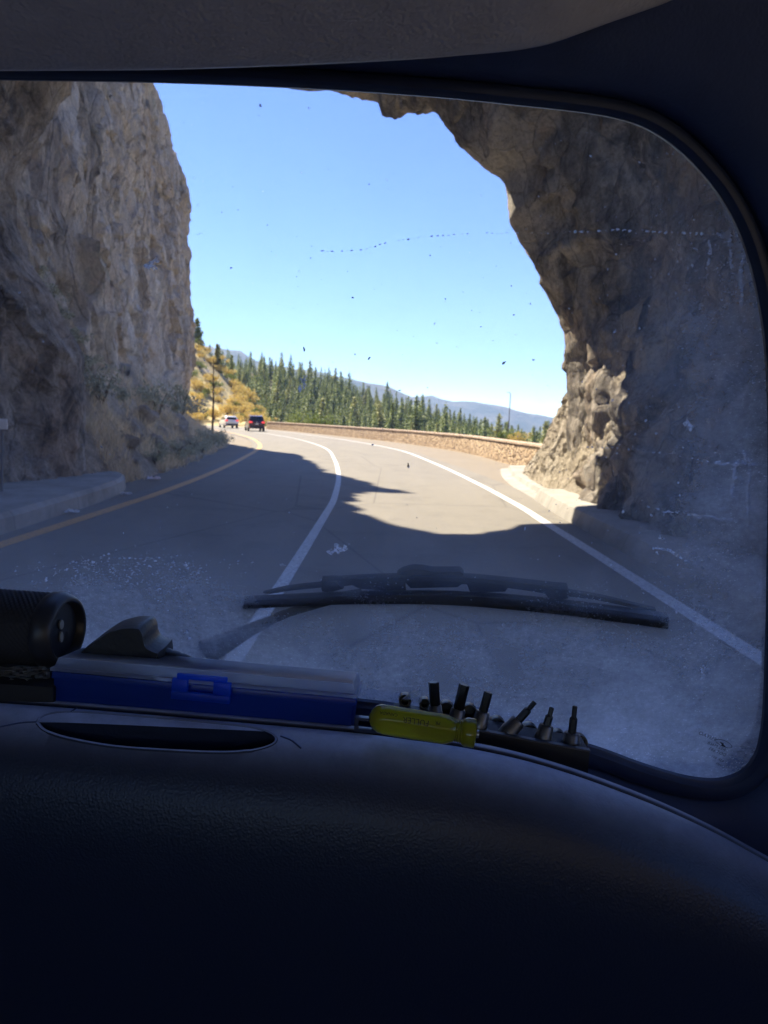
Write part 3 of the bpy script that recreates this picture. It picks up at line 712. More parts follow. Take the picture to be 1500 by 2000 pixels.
M_SHELL = plain('body shell', (.40,.40,.41), .9)
N_G = Vector((.05, 1, .30)).normalized(); P_G = Vector((0, .72, 1.35))
def gl(px, py, o=0.0):                       # point on the tailgate glass plane
    r = ray(px, py); return CP + r * ((P_G - CP).dot(N_G) / r.dot(N_G)) + N_G * o
UX = Vector((1, 0, 0)) - N_G * N_G.x; UX.normalize(); UY = N_G.cross(UX) * -1
if UY.z < 0: UY = -UY
def guv(co): d = Vector(co) - P_G; return (d.dot(UX), d.dot(UY))
ci = empty('car_interior', (0, .3, .78), 'dark inside of the car around its rear window, with trim panel, headlining and wiper', 'car')
OUTL = [(-420,150),(-200,150),(0,156),(300,161),(600,173),(850,190),(1000,205),(1120,218),(1200,231),(1262,252),(1320,290),(1375,345),(1415,400),(1447,465),(1470,540),(1486,620),(1495,700),(1500,800),(1501,950),(1499,1100),(1496,1250),(1491,1380),(1484,1440),(1472,1478),(1450,1504),(1420,1518),(1385,1522),(1330,1514),(1250,1490),(1180,1464),(1100,1440),(1000,1416),(850,1388),(700,1366),(400,1342),(0,1326),(-200,1322),(-420,1318),(-470,1250),(-480,800),(-470,220)]
ol = []
for q in spline([(x, y, 0) for x, y in OUTL + OUTL[:1]], 4)[:-1]: ol.append((q.x, q.y))
def outward(d): 
    r = []
    n = len(ol)
    for i, (x, y) in enumerate(ol):
        a, b = ol[i-2], ol[(i+2) % n]; t = Vector((b[0]-a[0], b[1]-a[1])).normalized(); r.append((x + t.y*d, y - t.x*d))
    return r
# glass slab
def glass_clean():
    t = NT('clean glass'); tr = t.n('BsdfTransparent'); tr.inputs[0].default_value = (.96,.975,.97,1); g = t.n('BsdfGlossy'); g.inputs['Roughness'].default_value = .03
    mx = t.n('MixShader'); mx.inputs[0].default_value = .02; t.t.links.new(tr.outputs[0], mx.inputs[1]); t.t.links.new(g.outputs[0], mx.inputs[2]); t.t.links.new(mx.outputs[0], t.out.inputs[0]); return t.m
def glass_dirty():
    t = NT('dusty glass'); uv = t.coord('UV'); sx = t.n('SeparateXYZ'); t.t.links.new(uv, sx.inputs[0]); U, V = sx.outputs[0], sx.outputs[1]
    low = t.n('MapRange'); t.set(low, 0, V); low.inputs[1].default_value = .28; low.inputs[2].default_value = -.06; low.interpolation_type = 'SMOOTHSTEP'
    right = t.n('MapRange'); t.set(right, 0, U); right.inputs[1].default_value = .14; right.inputs[2].default_value = .38; right.interpolation_type = 'SMOOTHSTEP'
    zone = t.math('MAXIMUM', low.outputs[0], t.math('MULTIPLY', right.outputs[0], .95))
    cloud = t.ramp(t.noise(uv, 6, 7, .66, .25), [(.36, .35), (.62, 1.0)])
    smear = t.ramp(t.noise(t.coord('UV', (14, 30, 1)), 1.0, 6, .75, .8), [(.3, .6), (.75, 1.0)])
    film = t.math('MULTIPLY', t.math('MULTIPLY', t.math('MULTIPLY', cloud, t.ramp(t.noise(uv, 170, 6, .75), [(.3, .62), (.7, 1.0)])), smear), t.math('ADD', t.math('MULTIPLY', zone, FILM), .09))
    patch = t.ramp(t.noise(uv, 11, 4, .6), [(.40, .15), (.62, 1.0)])
    s1 = t.ramp(t.noise(uv, 330, 3, .7), [(.60, 0.0), (.74, .55)]); s2 = t.ramp(t.voro(uv, 210), [(.06, .7), (.16, 0.0)])
    s3 = t.ramp(t.noise(t.coord('UV', (260, 420, 1)), 1.0, 2, .5), [(.64, 0.0), (.72, .45)])
    sp = t.math('MULTIPLY', t.math('MAXIMUM', s1, t.math('MAXIMUM', t.math('MULTIPLY', s2, t.ramp(t.noise(uv, 60, 2), [(.5, 0.0), (.6, 1.0)])), s3)), t.math('MULTIPLY', patch, t.math('ADD', t.math('MULTIPLY', zone, .95), .12)))
    fac = t.math('ADD', film, sp, True)
    tr = t.n('BsdfTransparent'); tr.inputs[0].default_value = (.96,.97,.98,1)
    tl = t.n('BsdfTranslucent'); tl.inputs[0].default_value = (.90,.93,1,1); df = t.n('BsdfDiffuse'); df.inputs[0].default_value = (.6,.6,.6,1)
    m1 = t.n('MixShader'); m1.inputs[0].default_value = .08; t.t.links.new(tl.outputs[0], m1.inputs[1]); t.t.links.new(df.outputs[0], m1.inputs[2])
    m2 = t.n('MixShader'); t.set(m2, 0, fac); t.t.links.new(tr.outputs[0], m2.inputs[1]); t.t.links.new(m1.outputs[0], m2.inputs[2]); t.t.links.new(m2.outputs[0], t.out.inputs[0])
    return t.m
FILM = .92
mb = MB(); pin = [gl(x, y, -.002) for x, y in outward(12)]; pout = [p + N_G*.004 for p in pin]; n = len(pin)
a = [mb.vert(p) for p in pin]; b = [mb.vert(p) for p in pout]; mb.face(*a); mb.cur = 1; mb.face(*b); mb.cur = 0
for i in range(n): mb.face(a[i], a[(i+1) % n], b[(i+1) % n], b[i])
gls = mb.build('rear_glass', [glass_clean(), glass_dirty()], ci, smooth=False, uv=guv)
# dried drips, dots, chips and scratches on the outside of the glass
def dried():
    t = NT('dried dirt'); tl = t.n('BsdfTranslucent'); tl.inputs[0].default_value = (.9,.93,1,1); df = t.n('BsdfDiffuse'); df.inputs[0].default_value = (.5,.48,.45,1); tr = t.n('BsdfTransparent')
    m1 = t.n('MixShader'); m1.inputs[0].default_value = .1; t.t.links.new(tl.outputs[0], m1.inputs[1]); t.t.links.new(df.outputs[0], m1.inputs[2])
    m2 = t.n('MixShader'); t.set(m2, 0, t.ramp(t.noise(t.coord(), 260, 4, .7), [(.38, .05), (.62, .8)])); t.t.links.new(tr.outputs[0], m2.inputs[1]); t.t.links.new(m1.outputs[0], m2.inputs[2])
    t.t.links.new(m2.outputs[0], t.out.inputs[0]); return t.m
M_DRIED = dried()
rg = random.Random(5)
def blob(mb, px, py, r, el=1.0, ang=0.0, o=.0045):
    n = 11; pts = []
    for k in range(n):
        a = k*2*math.pi/n; q = r*rg.uniform(.45, 1.25); x, y = math.cos(a)*q*el, math.sin(a)*q
        pts.append(gl(px + x*math.cos(ang) - y*math.sin(ang), py + x*math.sin(ang) + y*math.cos(ang), o))
    mb.prism(pts, N_G*.0004)
dr = MB()
def trail(P, step, r, jit=2.0, skip=.0, el=1.0):
    for q in spline([(x, y, 0) for x, y in P], 40):
        pass
    L = spline([(x, y, 0) for x, y in P], 60); acc = 0
    for u, v in zip(L, L[1:]):
        acc += (v-u).length
        if acc > step:
            acc = 0
            if rg.random() > skip: blob(dr, u.x + rg.gauss(0, jit), u.y + rg.gauss(0, jit), r*rg.uniform(.35, 1.2), el, math.atan2(v.y-u.y, v.x-u.x))
trail([(620,492),(700,489),(760,474),(850,461),(960,456),(1080,455)], 9, 1.6, .7, .25, 1.8)
trail([(1080,455),(1200,450),(1330,455),(1400,457),(1440,452)], 11, 2.6, 1.0, .15, 1.6)
trail([(1130,875),(1230,880),(1330,893),(1400,910)], 10, 2.0, .8, .15, 1.5); trail([(1400,910),(1450,905),(1490,912)], 6, 4.5, 2, .1, 1.6)
for P, r in (([(1388,468),(1392,490),(1387,515),(1384,525)],3.6),([(1428,465),(1432,490),(1430,515),(1436,520)],4.2),([(1452,462),(1456,490),(1452,530),(1454,570),(1453,600)],4.0),([(1452,460),(1410,462)],3.5),
             ([(1455,880),(1460,905),(1440,915),(1438,945),(1432,975)],5.0),([(1470,910),(1466,950),(1462,985)],4.2),([(1464,990),(1466,1035)],3.6)): trail(P, 3.0, r, .9, .05)
trail([(1455,610),(1458,700),(1450,800),(1462,880)], 6, 3.2, 9, .2); trail([(1462,900),(1470,1050),(1480,1200)], 9, 3.0, 9, .3)
trail([(1390,1270),(1375,1310),(1370,1350),(1355,1385),(1358,1420),(1360,1455)], 4, 3.2, 4, .1); trail([(1360,1390),(1400,1405),(1440,1415)], 12, 3, 3, .2)
trail([(1250,990),(1320,1005),(1400,1015),(1455,1022)], 5, 2.0, 1.5, .2, 2.5); trail([(1275,1075),(1310,1080),(1335,1095)], 3, 2.4, 1, .1, 2)
trail([(80,1140),(140,1105),(240,1092),(330,1102),(400,1115)], 6, 2.3, 4, .25, 1.6)
for _ in range(520): blob(dr, rg.gauss(225, 95), 1100 + abs(rg.gauss(0, 75)), rg.uniform(.4, 1.2) + 1.1*rg.random()**5, rg.uniform(1, 2.2), rg.uniform(-.3,.3))
for _ in range(900): blob(dr, 1500 - abs(rg.gauss(0, 190)), rg.uniform(250, 1480), rg.uniform(.4, 1.3) + 1.8*rg.random()**7, rg.uniform(1, 1.6), rg.uniform(0,3))
for _ in range(500): blob(dr, rg.uniform(0, 1490), 1420 - 1240*rg.random()**1.4, rg.uniform(.35, 1.1) + 1.4*rg.random()**8, rg.uniform(1, 1.9), rg.uniform(0,3))
for x, y, r in ((291,516,6),(300,508,7),(285,522,6),(298,524,5),(590,745,5),(592,755,5),(585,762,5),(594,738,4),(660,1077,9),(645,1082,6),(672,1074,6),(362,1240,3),(368,1252,4),(550,1108,4),(798,915,3),(1345,830,7),(1352,838,6),(1285,1085,4)):
    blob(dr, x, y, r, 1.3, rg.uniform(0, 3))
o = dr.build('dirt_specks', M_DRIED, gls, smooth=False); o['kind'] = 'stuff'
def bugm():
    t = NT('dark bug mark'); t.fin((.03,.03,.035), .8); tr = t.n('BsdfTransparent'); mx = t.n('MixShader'); t.set(mx, 0, t.ramp(t.noise(t.coord(), 500, 4, .7), [(.3, .25), (.6, .9)])); t.t.links.new(tr.outputs[0], mx.inputs[1]); t.t.links.new(t.b.outputs[0], mx.inputs[2]); t.t.links.new(mx.outputs[0], t.out.inputs[0]); return t.m
M_BUG = bugm(); bg_ = MB()
for x, y, r, e, a in ((592,684,3.5,2.2,1.5),(720,702,3.5,1.6,2.2),(688,583,3,1.6,.2),(985,712,4,2.2,2.4),(1005,617,3,1.3,0),(797,913,3,3.2,1.4),(590,745,3,2,1.5),(210,187,5,1.6,2.2),(870,585,2.4,1.4,1),(940,640,2,1.4,2),(430,415,2,1.5,1),(462,410,2,1.3,1),(520,440,2,1,1),(640,330,2,1.4,2),(720,360,2.4,1.3,2),(840,500,2,1.5,1),(1000,560,2.3,1.3,2),(605,505,2,1.5,2),(505,205,5,1.3,1)):
    blob(bg_, x, y, r*.62, e, a, .0047)
for _ in range(90): blob(bg_, rg.uniform(320, 1060), rg.uniform(190, 760), rg.uniform(.35, .9), rg.uniform(1, 1.8), rg.uniform(0, 3), .0047)
o = bg_.build('bug_marks', M_BUG, gls, smooth=False); o['kind'] = 'stuff'
for P, r in (([(1005,1243),(1080,1255),(1150,1273),(1230,1302)],.00035),([(1010,1238),(1085,1249),(1160,1266),(1236,1296)],.0002),([(1195,1222),(1260,1255),(1330,1295)],.00013)):
    b = MB(); b.tube([gl(q.x, q.y, .0045) for q in spline([(x, y, 0) for x, y in P], 8)], r, 5); b.build('scratch', M_DRIED, gls)
# maker's mark printed on the glass, read from the other side
M_INK = plain('black print', (.008,.008,.01), .6)
def text_mesh(txt, name, mat, parent, M, size, depth=0.0):
    cu = bpy.data.curves.new(name, 'FONT'); cu.body = txt; cu.size = size; cu.extrude = depth; cu.resolution_u = 2
    ob = bpy.data.objects.new(name, cu); C.collection.objects.link(ob); dg = bpy.context.evaluated_depsgraph_get()
    me = bpy.data.meshes.new_from_object(ob.evaluated_get(dg)); bpy.data.objects.remove(ob); me.transform(M); me.materials.clear(); me.materials.append(mat); me.name = name
    o2 = bpy.data.objects.new(name, me); C.collection.objects.link(o2); o2.parent = parent; o2.matrix_parent_inverse = parent.matrix_world.inverted(); return o2
def tf(p0, p1, up, z):                        # frame with x from p0 to p1
    x = (p1 - p0).normalized(); y = (up - x*up.dot(x)).normalized(); m = Matrix((x, y, x.cross(y))).transposed().to_4x4(); m.translation = p0 + z; return m
for txt, a, b, sz in (('FUYAO',(1394,1444),(1354,1427),.0062),('AS2 M468',(1414,1464),(1362,1442),.0052),('DOT 683',(1414,1474),(1362,1452),.0052),('43R 001',(1410,1486),(1368,1466),.0046),('LAMIN',(1411,1497),(1376,1477),.0036)):
    text_mesh(txt, 'glass_marking', M_INK, gls, tf(gl(*a), gl(*b), UY, -N_G*.0026), sz)
b = MB(); cx, cyy = 1412, 1449
b.tube([gl(cx + 17*math.cos(k*.314)*.92 - 5*math.sin(k*.314)*.39, cyy + 17*math.cos(k*.314)*.39 + 6*math.sin(k*.314)*.92, -.0025) for k in range(21)], .0003, 5)
b.tube([gl(x, y, -.0025) for x, y in ((1405,1446),(1410,1450),(1409,1452),(1415,1455))], [.0004,.0012,.0012,.0004], 6); b.build('glass_emblem', M_INK, gls)

# seal and surround
def ring(offs): return [[gl(x, y, o) for x, y in outward(d)] for d, o in offs]
mb = MB(); mb.grid(ring(((0,-.0025),(1,-.003),(3.5,-.0045),(6,-.0085),(12,-.0105),(22,-.0105),(32,-.008),(36,-.004),(36,.0035),(0,.0035),(0,-.0025))), True); mb.build('window_seal', M_SEAL, ci)
mb = MB(); mb.grid(ring(((36,.0),(42,-.012),(60,-.022),(120,-.034),(300,-.05),(900,-.08),(900,.05),(36,.05),(36,.0))), True); mb.build('window_surround', M_SUR, ci)
# lower trim panel
CREST = [(-500,1335),(-250,1350),(0,1369),(150,1380),(400,1401),(690,1427),(800,1441),(900,1455),(1000,1475),(1100,1503),(1200,1538),(1300,1578),(1400,1625),(1500,1680),(1620,1745),(1900,1890)]
cr = [at(q.x, q.y, .60 - .02*(q.x-750)/750) for q in spline([(x, y, 0) for x, y in CREST], 8)]
PROF = [(-.06,-.62),(-.066,-.3),(-.066,-.15),(-.064,-.09),(-.059,-.058),(-.052,-.036),(-.043,-.022),(-.032,-.0115),(-.021,-.0055),(-.010,-.002),(-.003,-.0008),(-.0012,-.0014),(.0,-.004),(.0022,-.0045),(.003,-.0012),(.0045,0),(.010,0),(.0125,-.002),(.016,-.05),(.14,-.062),(.14,-.62)]
mb = MB(); g = mb.grid([[p + Vector((0, a, b)) for a, b in PROF] for p in cr], True); mb.face(*reversed(g[0])); mb.face(*g[-1])
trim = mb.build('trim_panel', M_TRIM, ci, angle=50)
from mathutils.bvhtree import BVHTree
bv = BVHTree.FromPolygons([v.co for v in trim.data.vertices], [tuple(p.vertices) for p in trim.data.polygons])
def hit(px, py, o=0.0):
    h = bv.ray_cast(CP, ray(px, py).normalized()); return (h[0] + h[1]*o) if h[0] else at(px, py, .58)
POCK = [(72,1412),(80,1400),(110,1391),(170,1391),(290,1400),(400,1410),(490,1420),(528,1431),(540,1444),(528,1456),(490,1466),(430,1470),(330,1466),(220,1458),(130,1442),(88,1427)]
pk = [(q.x, q.y) for q in spline([(x, y, 0) for x, y in POCK + POCK[:1]], 5)[:-1]]
mb = MB(); g = mb.grid([[at(x, y, Y) + Vector((0,0,dz)) for x, y in pk] for Y, dz in ((.45,0),(.594,0),(.597,-.06))], True); mb.face(*reversed(g[0])); mb.face(*g[-1])
cut = mb.build('cutter', M_SUR, None, smooth=False)
bmod = trim.modifiers.new('cut', 'BOOLEAN'); bmod.operation = 'DIFFERENCE'; bmod.solver = 'EXACT'; bmod.object = cut
dg = bpy.context.evaluated_depsgraph_get(); me = bpy.data.meshes.new_from_object(trim.evaluated_get(dg)); trim.modifiers.clear(); trim.data = me; bpy.data.objects.remove(cut)
me.set_sharp_from_angle(angle=R(50))
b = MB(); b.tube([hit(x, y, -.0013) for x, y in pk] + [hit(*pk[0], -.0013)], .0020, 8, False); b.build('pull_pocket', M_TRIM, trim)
for P in (((138,1391),(150,1383)),((548,1438),(570,1447),(588,1462)),((0,1420),(40,1412),(72,1410))):
    b = MB(); b.tube([hit(q.x, q.y, .0002) for q in spline([(x, y, 0) for x, y in P], 6)], .0007, 6); b.build('trim_seam', M_SUR, trim)
# headlining edge above the window
EDGE = [(-900,165),(-400,150),(0,147),(300,145),(480,140),(650,133),(800,125),(900,117),(980,110),(1020,105),(1080,92),(1180,56),(1320,6),(1500,-70),(1900,-240)]
ed = [at(q.x, q.y, .50) for q in spline([(x, y, 0) for x, y in EDGE], 8)]
PF = [(.05,.10),(.012,.05),(.004,.018),(.0,.006),(-.003,.0012),(-.008,0),(-.02,.001),(-.06,.008),(-.14,.018),(-.3,.03),(-.8,.045),(-2.6,.05),(-2.6,.10),(.05,.10)]
mb = MB(); g = mb.grid([[p + Vector((0, a, b)) for a, b in PF] for p in ed], False); mb.build('headlining', M_LINER, ci, angle=60)
# body shell closing the cabin
mb = MB(); x0, x1, y0, y1, z0, z1 = -.95, .95, -2.4, .80, .62, 2.12
for xx in (x0, x1):                              # sides with window openings
    mb.poly([(xx,y0,z0),(xx,y1,z0),(xx,y1,1.40),(xx,y0,1.40)]); mb.poly([(xx,.30,1.40),(xx,y1,1.40),(xx,y1,1.92),(xx,.42,1.92)]); mb.poly([(xx,y0,1.92),(xx,y1,1.92),(xx,y1,z1),(xx,y0,z1)]); mb.poly([(xx,-.75,1.40),(xx,-.65,1.40),(xx,-.65,1.92),(xx,-.75,1.92)])
mb.poly([(x0,y0,z0),(x1,y0,z0),(x1,y1,z0),(x0,y1,z0)]); mb.poly([(x0,y0,z1),(x1,y0,z1),(x1,y1,z1),(x0,y1,z1)]); mb.poly([(x0,y0,z0),(x1,y0,z0),(x1,y0,1.32),(x0,y0,1.32)])
mb.build('body_shell', M_SHELL, ci, smooth=False)

# wiper resting on the outside of the glass
M_WIP = black('dusty wiper black', (.005,.0055,.007), .65); M_RUB = black('wiper rubber', (.012,.012,.014), .55)
def gpoly(mb, pts, o0, th): mb.prism([gl(x, y, o0) for x, y in pts], N_G*th)
def band(top, bot, n=6):
    a = spline([(x, y, 0) for x, y in top], n); b = spline([(x, y, 0) for x, y in bot], n); return [(q.x, q.y) for q in a] + [(q.x, q.y) for q in reversed(b)]
mb = MB(); gpoly(mb, [(372,1285),(400,1274),(480,1247),(520,1233),(528,1228),(640,1190),(700,1180),(702,1186),(640,1203),(560,1226),(528,1240),(480,1268),(445,1292),(432,1302),(400,1318)], .020, .012)
wip = mb.build('rear_wiper', M_WIP, ci, bevel=.0015)
mb = MB(); gpoly(mb, band([(472,1180),(500,1178),(650,1171),(800,1168),(900,1170),(1000,1176),(1100,1186),(1200,1198),(1311,1213)], [(472,1196),(500,1195),(650,1188),(800,1187),(900,1190),(1000,1198),(1100,1208),(1200,1221),(1309,1236)]), .006, .010)
mb.build('blade', M_RUB, wip, bevel=.001)
mb = MB(); gpoly(mb, band([(505,1176),(560,1164),(625,1157)], [(520,1178),(565,1171),(625,1165)]), .017, .006); gpoly(mb, band([(1115,1172),(1180,1183),(1240,1197),(1292,1209)], [(1115,1183),(1180,1192),(1240,1205),(1292,1216)]), .017, .006); mb.build('wiper_link', M_WIP, wip, bevel=.001)
mb = MB(); gpoly(mb, band([(622,1154),(700,1148),(800,1145),(910,1146),(1000,1154),(1117,1167)], [(622,1171),(700,1160),(800,1158),(910,1160),(1000,1168),(1117,1186)]), .018, .010); mb.build('bridge', M_WIP, wip, bevel=.001)
mb = MB(); gpoly(mb, [(772,1146),(785,1138),(805,1133),(825,1134),(845,1138),(900,1138),(908,1143),(910,1160),(895,1170),(800,1172),(790,1160)], .022, .012); mb.build('clip', M_WIP, wip, bevel=.0015)
mb = MB(); gpoly(mb, [(682,1160),(790,1152),(792,1175),(760,1172),(700,1168)], .0175, .006); gpoly(mb, [(910,1150),(1000,1160),(990,1174),(920,1176)], .0175, .006); mb.build('spring_plate', M_WIP, wip, bevel=.0008)
mb = MB(); gpoly(mb, [(1062,1164),(1117,1168),(1116,1186),(1095,1190),(1075,1184)], .016, .014); gpoly(mb, [(622,1153),(650,1152),(668,1166),(640,1174),(624,1172)], .016, .014); mb.build('claw', M_WIP, wip, bevel=.001)

# ------------------------------------------------------------------ things lying on the ledge behind the trim
# blue parts case
def blue_plastic(name, a, tlc, f):
    t = NT(name); t.fin(t.mix(t.noise(t.coord(), 20), tuple(x*.9 for x in a), a), .32); tl = t.n('BsdfTranslucent'); tl.inputs[0].default_value = (*tlc, 1); mx = t.n('MixShader'); mx.inputs[0].default_value = f
    t.t.links.new(t.b.outputs[0], mx.inputs[1]); t.t.links.new(tl.outputs[0], mx.inputs[2]); t.t.links.new(mx.outputs[0], t.out.inputs[0]); return t.m
M_BLUE = blue_plastic('blue plastic', (.006,.040,.26), (.02,.17,.85), .30)
def clear(name, col, fac, rough=.12, tlf=.5):
    t = NT(name); t.fin(col, rough, None, IOR=1.45); tr = t.n('BsdfTransparent'); tr.inputs[0].default_value = (.92,.94,.96,1); tl = t.n('BsdfTranslucent'); tl.inputs[0].default_value = (.95,.97,1,1)
    m1 = t.n('MixShader'); m1.inputs[0].default_value = 1 - tlf; t.t.links.new(tl.outputs[0], m1.inputs[1]); t.t.links.new(t.b.outputs[0], m1.inputs[2])
    m2 = t.n('MixShader'); lw = t.n('LayerWeight'); lw.inputs[0].default_value = .35; t.set(m2, 0, t.math('ADD', t.math('MULTIPLY', lw.outputs[1], .5), fac, True)); t.t.links.new(tr.outputs[0], m2.inputs[1]); t.t.links.new(m1.outputs[0], m2.inputs[2])
    t.t.links.new(m2.outputs[0], t.out.inputs[0]); return t.m
M_CLEAR = clear('clear plastic', (.86,.9,.95), .50, .12, .90); M_CLEAR2 = clear('clear film', (.75,.78,.8), .12, .2)
A = at(101, 1312, .628); B = at(695, 1366, .612); ex = (B - A); LEN = ex.length; ex.normalize(); ey = (Vector((0,1,-.12)) - ex*ex.dot(Vector((0,1,-.12)))).normalized(); ez = ex.cross(ey)
MC = Matrix((ex, ey, ez)).transposed().to_4x4(); MC.translation = A
def L(x, y, z): return MC @ Vector((x, y, z))
cs = empty('parts_case', L(LEN/2, .03, -.075), 'long blue plastic parts case with clear lid lying across the ledge', 'case')
DEP = .055; mb = MB()
rws = [[L(i, e, z) for i, e in ((ins, ins*.6), (LEN-ins, ins*.6), (LEN-ins, DEP-ins*.6), (ins, DEP-ins*.6))] for z, ins in ((-.078,.006),(-.006,.0018),(-.006,0),(0,0),(0,.003),(-.07,.006))]
g = mb.grid(rws, True); mb.face(*reversed(g[0])); mb.face(*g[-1]); mb.build('case_body', M_BLUE, cs, bevel=.0008, angle=30)
mb = MB(); rws = [[L(x, y, z) for x, y in ((ins, ins), (LEN-ins, ins), (LEN-ins, DEP-ins), (ins, DEP-ins))] for z, ins in ((.0012,-.0012),(.0042,-.0012),(.0042,.0012),(.0125,.0035),(.0125,.005),(.004,.003))]
g = mb.grid(rws, True); mb.face(*g[-2]); mb.build('lid', M_CLEAR, cs, bevel=.0006, angle=30)
def lx(px): return LEN*(px-101)/(695-101)
mb = MB(); xa, xb = lx(344), lx(457)
for (u0, u1, z0_, z1_) in ((xa, xb, -.0125, -.0055), (xa, lx(374), -.0055, .006), (lx(424), xb, -.0055, .006), (xa+.004, xb-.004, .006, .0105)):
    mb.prism([L(u0, -.0075, z0_), L(u1, -.0075, z0_), L(u1, -.0075, z1_), L(u0, -.0075, z1_)], L(0,.0045,0) - L(0,0,0))
M_BLUE2 = blue_plastic('blue latch plastic', (.012,.085,.50), (.06,.36,1), .7)
mb.build('latch', M_BLUE2, cs, bevel=.0006)
mb = MB()
for px in (250, 330, 520, 610): mb.box(L(lx(px), DEP/2, -.012), .0012, DEP-.008, .025, MC.to_3x3())
mb.build('divider', M_BLUE, cs, smooth=False)
M_STEEL = plain('dull steel', (.38,.38,.39), .35, .1, 40, Metallic=.9)
for i, (px, y, z, r, tl_) in enumerate(((172,.02,.004,.0125,.2),(236,.024,.002,.0145,.12),(280,.03,.001,.012,.3),(312,.02,0,.013,.15),(473,.03,.003,.006,.5),(492,.022,.003,.006,.6),(520,.03,.003,.007,.4),(548,.03,.003,.007,.7))):
    b = MB(); ax = (MC.to_3x3() @ Vector((math.sin(tl_)*.6, -math.sin(tl_), math.cos(tl_)))); b.lathe([(-.0008, r*.45),(-.0008, r),(.0008, r),(.0008, r*.45),(-.0008, r*.45)], L(lx(px), y, z), ax, 24, cap=False)
    tag(b.build('washer', M_STEEL), 'round steel washer lying inside the blue case under its clear lid' if px < 400 else 'small steel ring inside the blue case, right of its latch', 'washer', 'washers in the left of the case' if px < 400 else 'small rings in the right of the case')
# screwdriver
def acetate():
    t = NT('yellow clear acetate'); tr = t.n('BsdfTransparent'); tr.inputs[0].default_value = (.80,.76,.20,1); tl = t.n('BsdfTranslucent'); tl.inputs[0].default_value = (.95,.88,.10,1)
    df = t.n('BsdfDiffuse'); df.inputs[0].default_value = (.62,.58,.05,1); g = t.n('BsdfGlossy'); g.inputs['Roughness'].default_value = .12; fz = t.n('Fresnel'); fz.inputs[0].default_value = 1.47
    def mx(f, a, b):
        o = t.n('MixShader'); t.set(o, 0, f); t.t.links.new(a, o.inputs[1]); t.t.links.new(b, o.inputs[2]); return o.outputs[0]
    t.t.links.new(mx(fz.outputs[0], mx(.34, mx(.3, tl.outputs[0], df.outputs[0]), tr.outputs[0]), g.outputs[0]), t.out.inputs[0]); return t.m
M_ACE = acetate()
e0 = at(720, 1399, .585); e1 = at(931, 1433, .575); ax = (e1 - e0).normalized(); SL = (e1 - e0).length; rr_ = 31/1400*.58
sdv = empty('screwdriver', e0.lerp(e1, .5) - Vector((0,0,rr_)), 'screwdriver with see-through yellow fluted handle lying on the trim edge', 'screwdriver')
def flute(d, a): 
    k = sm(.10, .22, d/SL) * (1 - sm(.70, .78, d/SL)); c = math.cos(3*(a - .35)); return 1 - k*.13*max(0, c)**1.5*2 * .6
pf = [(0,.02),(.012,.30),(.03,.55),(.06,.78),(.10,.92),(.16,.99),(.25,1),(.68,1),(.73,.96),(.78,.80),(.80,.74),(.805,.70),(.815,.75),(.825,.70),(.835,.76),(.845,.71),(.855,.77),(.865,.73),(.88,.86),(.90,.93),(.97,.93),(.985,.90),(.99,.80),(.995,.55)]
b = MB(); b.lathe([(d*SL, r*rr_) for d, r in pf], e0, ax, 72, flute); b.build('handle', M_ACE, sdv, angle=50)
b = MB(); b.lathe([(SL*.45,.0032),(SL*.99,.0034),(SL*1.02,.0034)], e0, ax, 14); b.build('shank', M_STEEL, sdv)
vw = (CP - e0.lerp(e1,.5)).normalized(); fn = (vw - ax*vw.dot(ax)).normalized(); upv = ax.cross(fn); upv = upv if upv.z > 0 else -upv
for txt, f0, sz, v in (('FULLER', .56, .0068, .10), ('CANADA', .27, .0036, .22), ('PR', .66, .0038, .14)):
    p = e0 + ax*SL*f0 + fn*rr_*1.0 + upv*rr_*(v + .22); text_mesh(txt, 'handle_lettering', M_INK, sdv, tf(p, p - ax, -upv, Vector((0,0,0))), sz)
# hex bit sockets on their rail
M_TOOL = plain('black oxide steel', (.022,.022,.024), .35, .2, 60, Metallic=.6); M_SATIN = plain('satin steel', (.16,.16,.165), .38, .15, 60, Metallic=.85)
def tool(px0, py0, pxt, pyt, drum_r, bit_r, frac, label, Y=.645, step=0):
    a = at(px0, py0, Y); t_ = at(pxt, pyt, Y + .004); ax = (t_ - a).normalized(); Ln = (t_ - a).length; k = Y/1400
    r = empty('hex_bit_socket', a, label, 'socket', 'bit sockets standing on the rail')
    b = MB(); b.lathe([(0,drum_r*k*.8),(0,drum_r*k),(Ln*frac*.12,drum_r*k*1.0),(Ln*frac*.45,drum_r*k),(Ln*frac*.5,drum_r*k*.94),(Ln*frac*.9,drum_r*k*.9),(Ln*frac,drum_r*k*.78),(Ln*frac,bit_r*k*1.1)], a, ax, 28); b.build('drum', M_SATIN, r, angle=35)
    b = MB(); p = [(Ln*frac*.95, bit_r*k), (Ln*.985, bit_r*k), (Ln, bit_r*k*.86)] if not step else [(Ln*frac*.95, bit_r*k), (Ln*(frac + (1-frac)*step), bit_r*k), (Ln*(frac + (1-frac)*(step+.08)), bit_r*k*.62), (Ln*.985, bit_r*k*.62), (Ln, bit_r*k*.5)]
    b.lathe(p, a, ax, 6); b.build('bit', M_TOOL, r, smooth=False)
tool(851,1402,847,1332,15,11,.36,'widest short hex bit socket, first behind the yellow handle, bit standing straight up')
tool(888,1416,907,1337,17,11,.40,'hex bit socket leaning right behind the neck of the yellow handle')
tool(934,1424,954,1352,17,9,.48,'hex bit socket next to the end of the yellow handle, leaning right')
tool(986,1437,1045,1371,18,8,.46,'hex bit socket tilted far over to the right, with stepped tip', step=.55)
tool(1058,1450,1078,1382,17,8,.50,'hex bit socket with thin stepped tip, second from the rail end', step=.5)
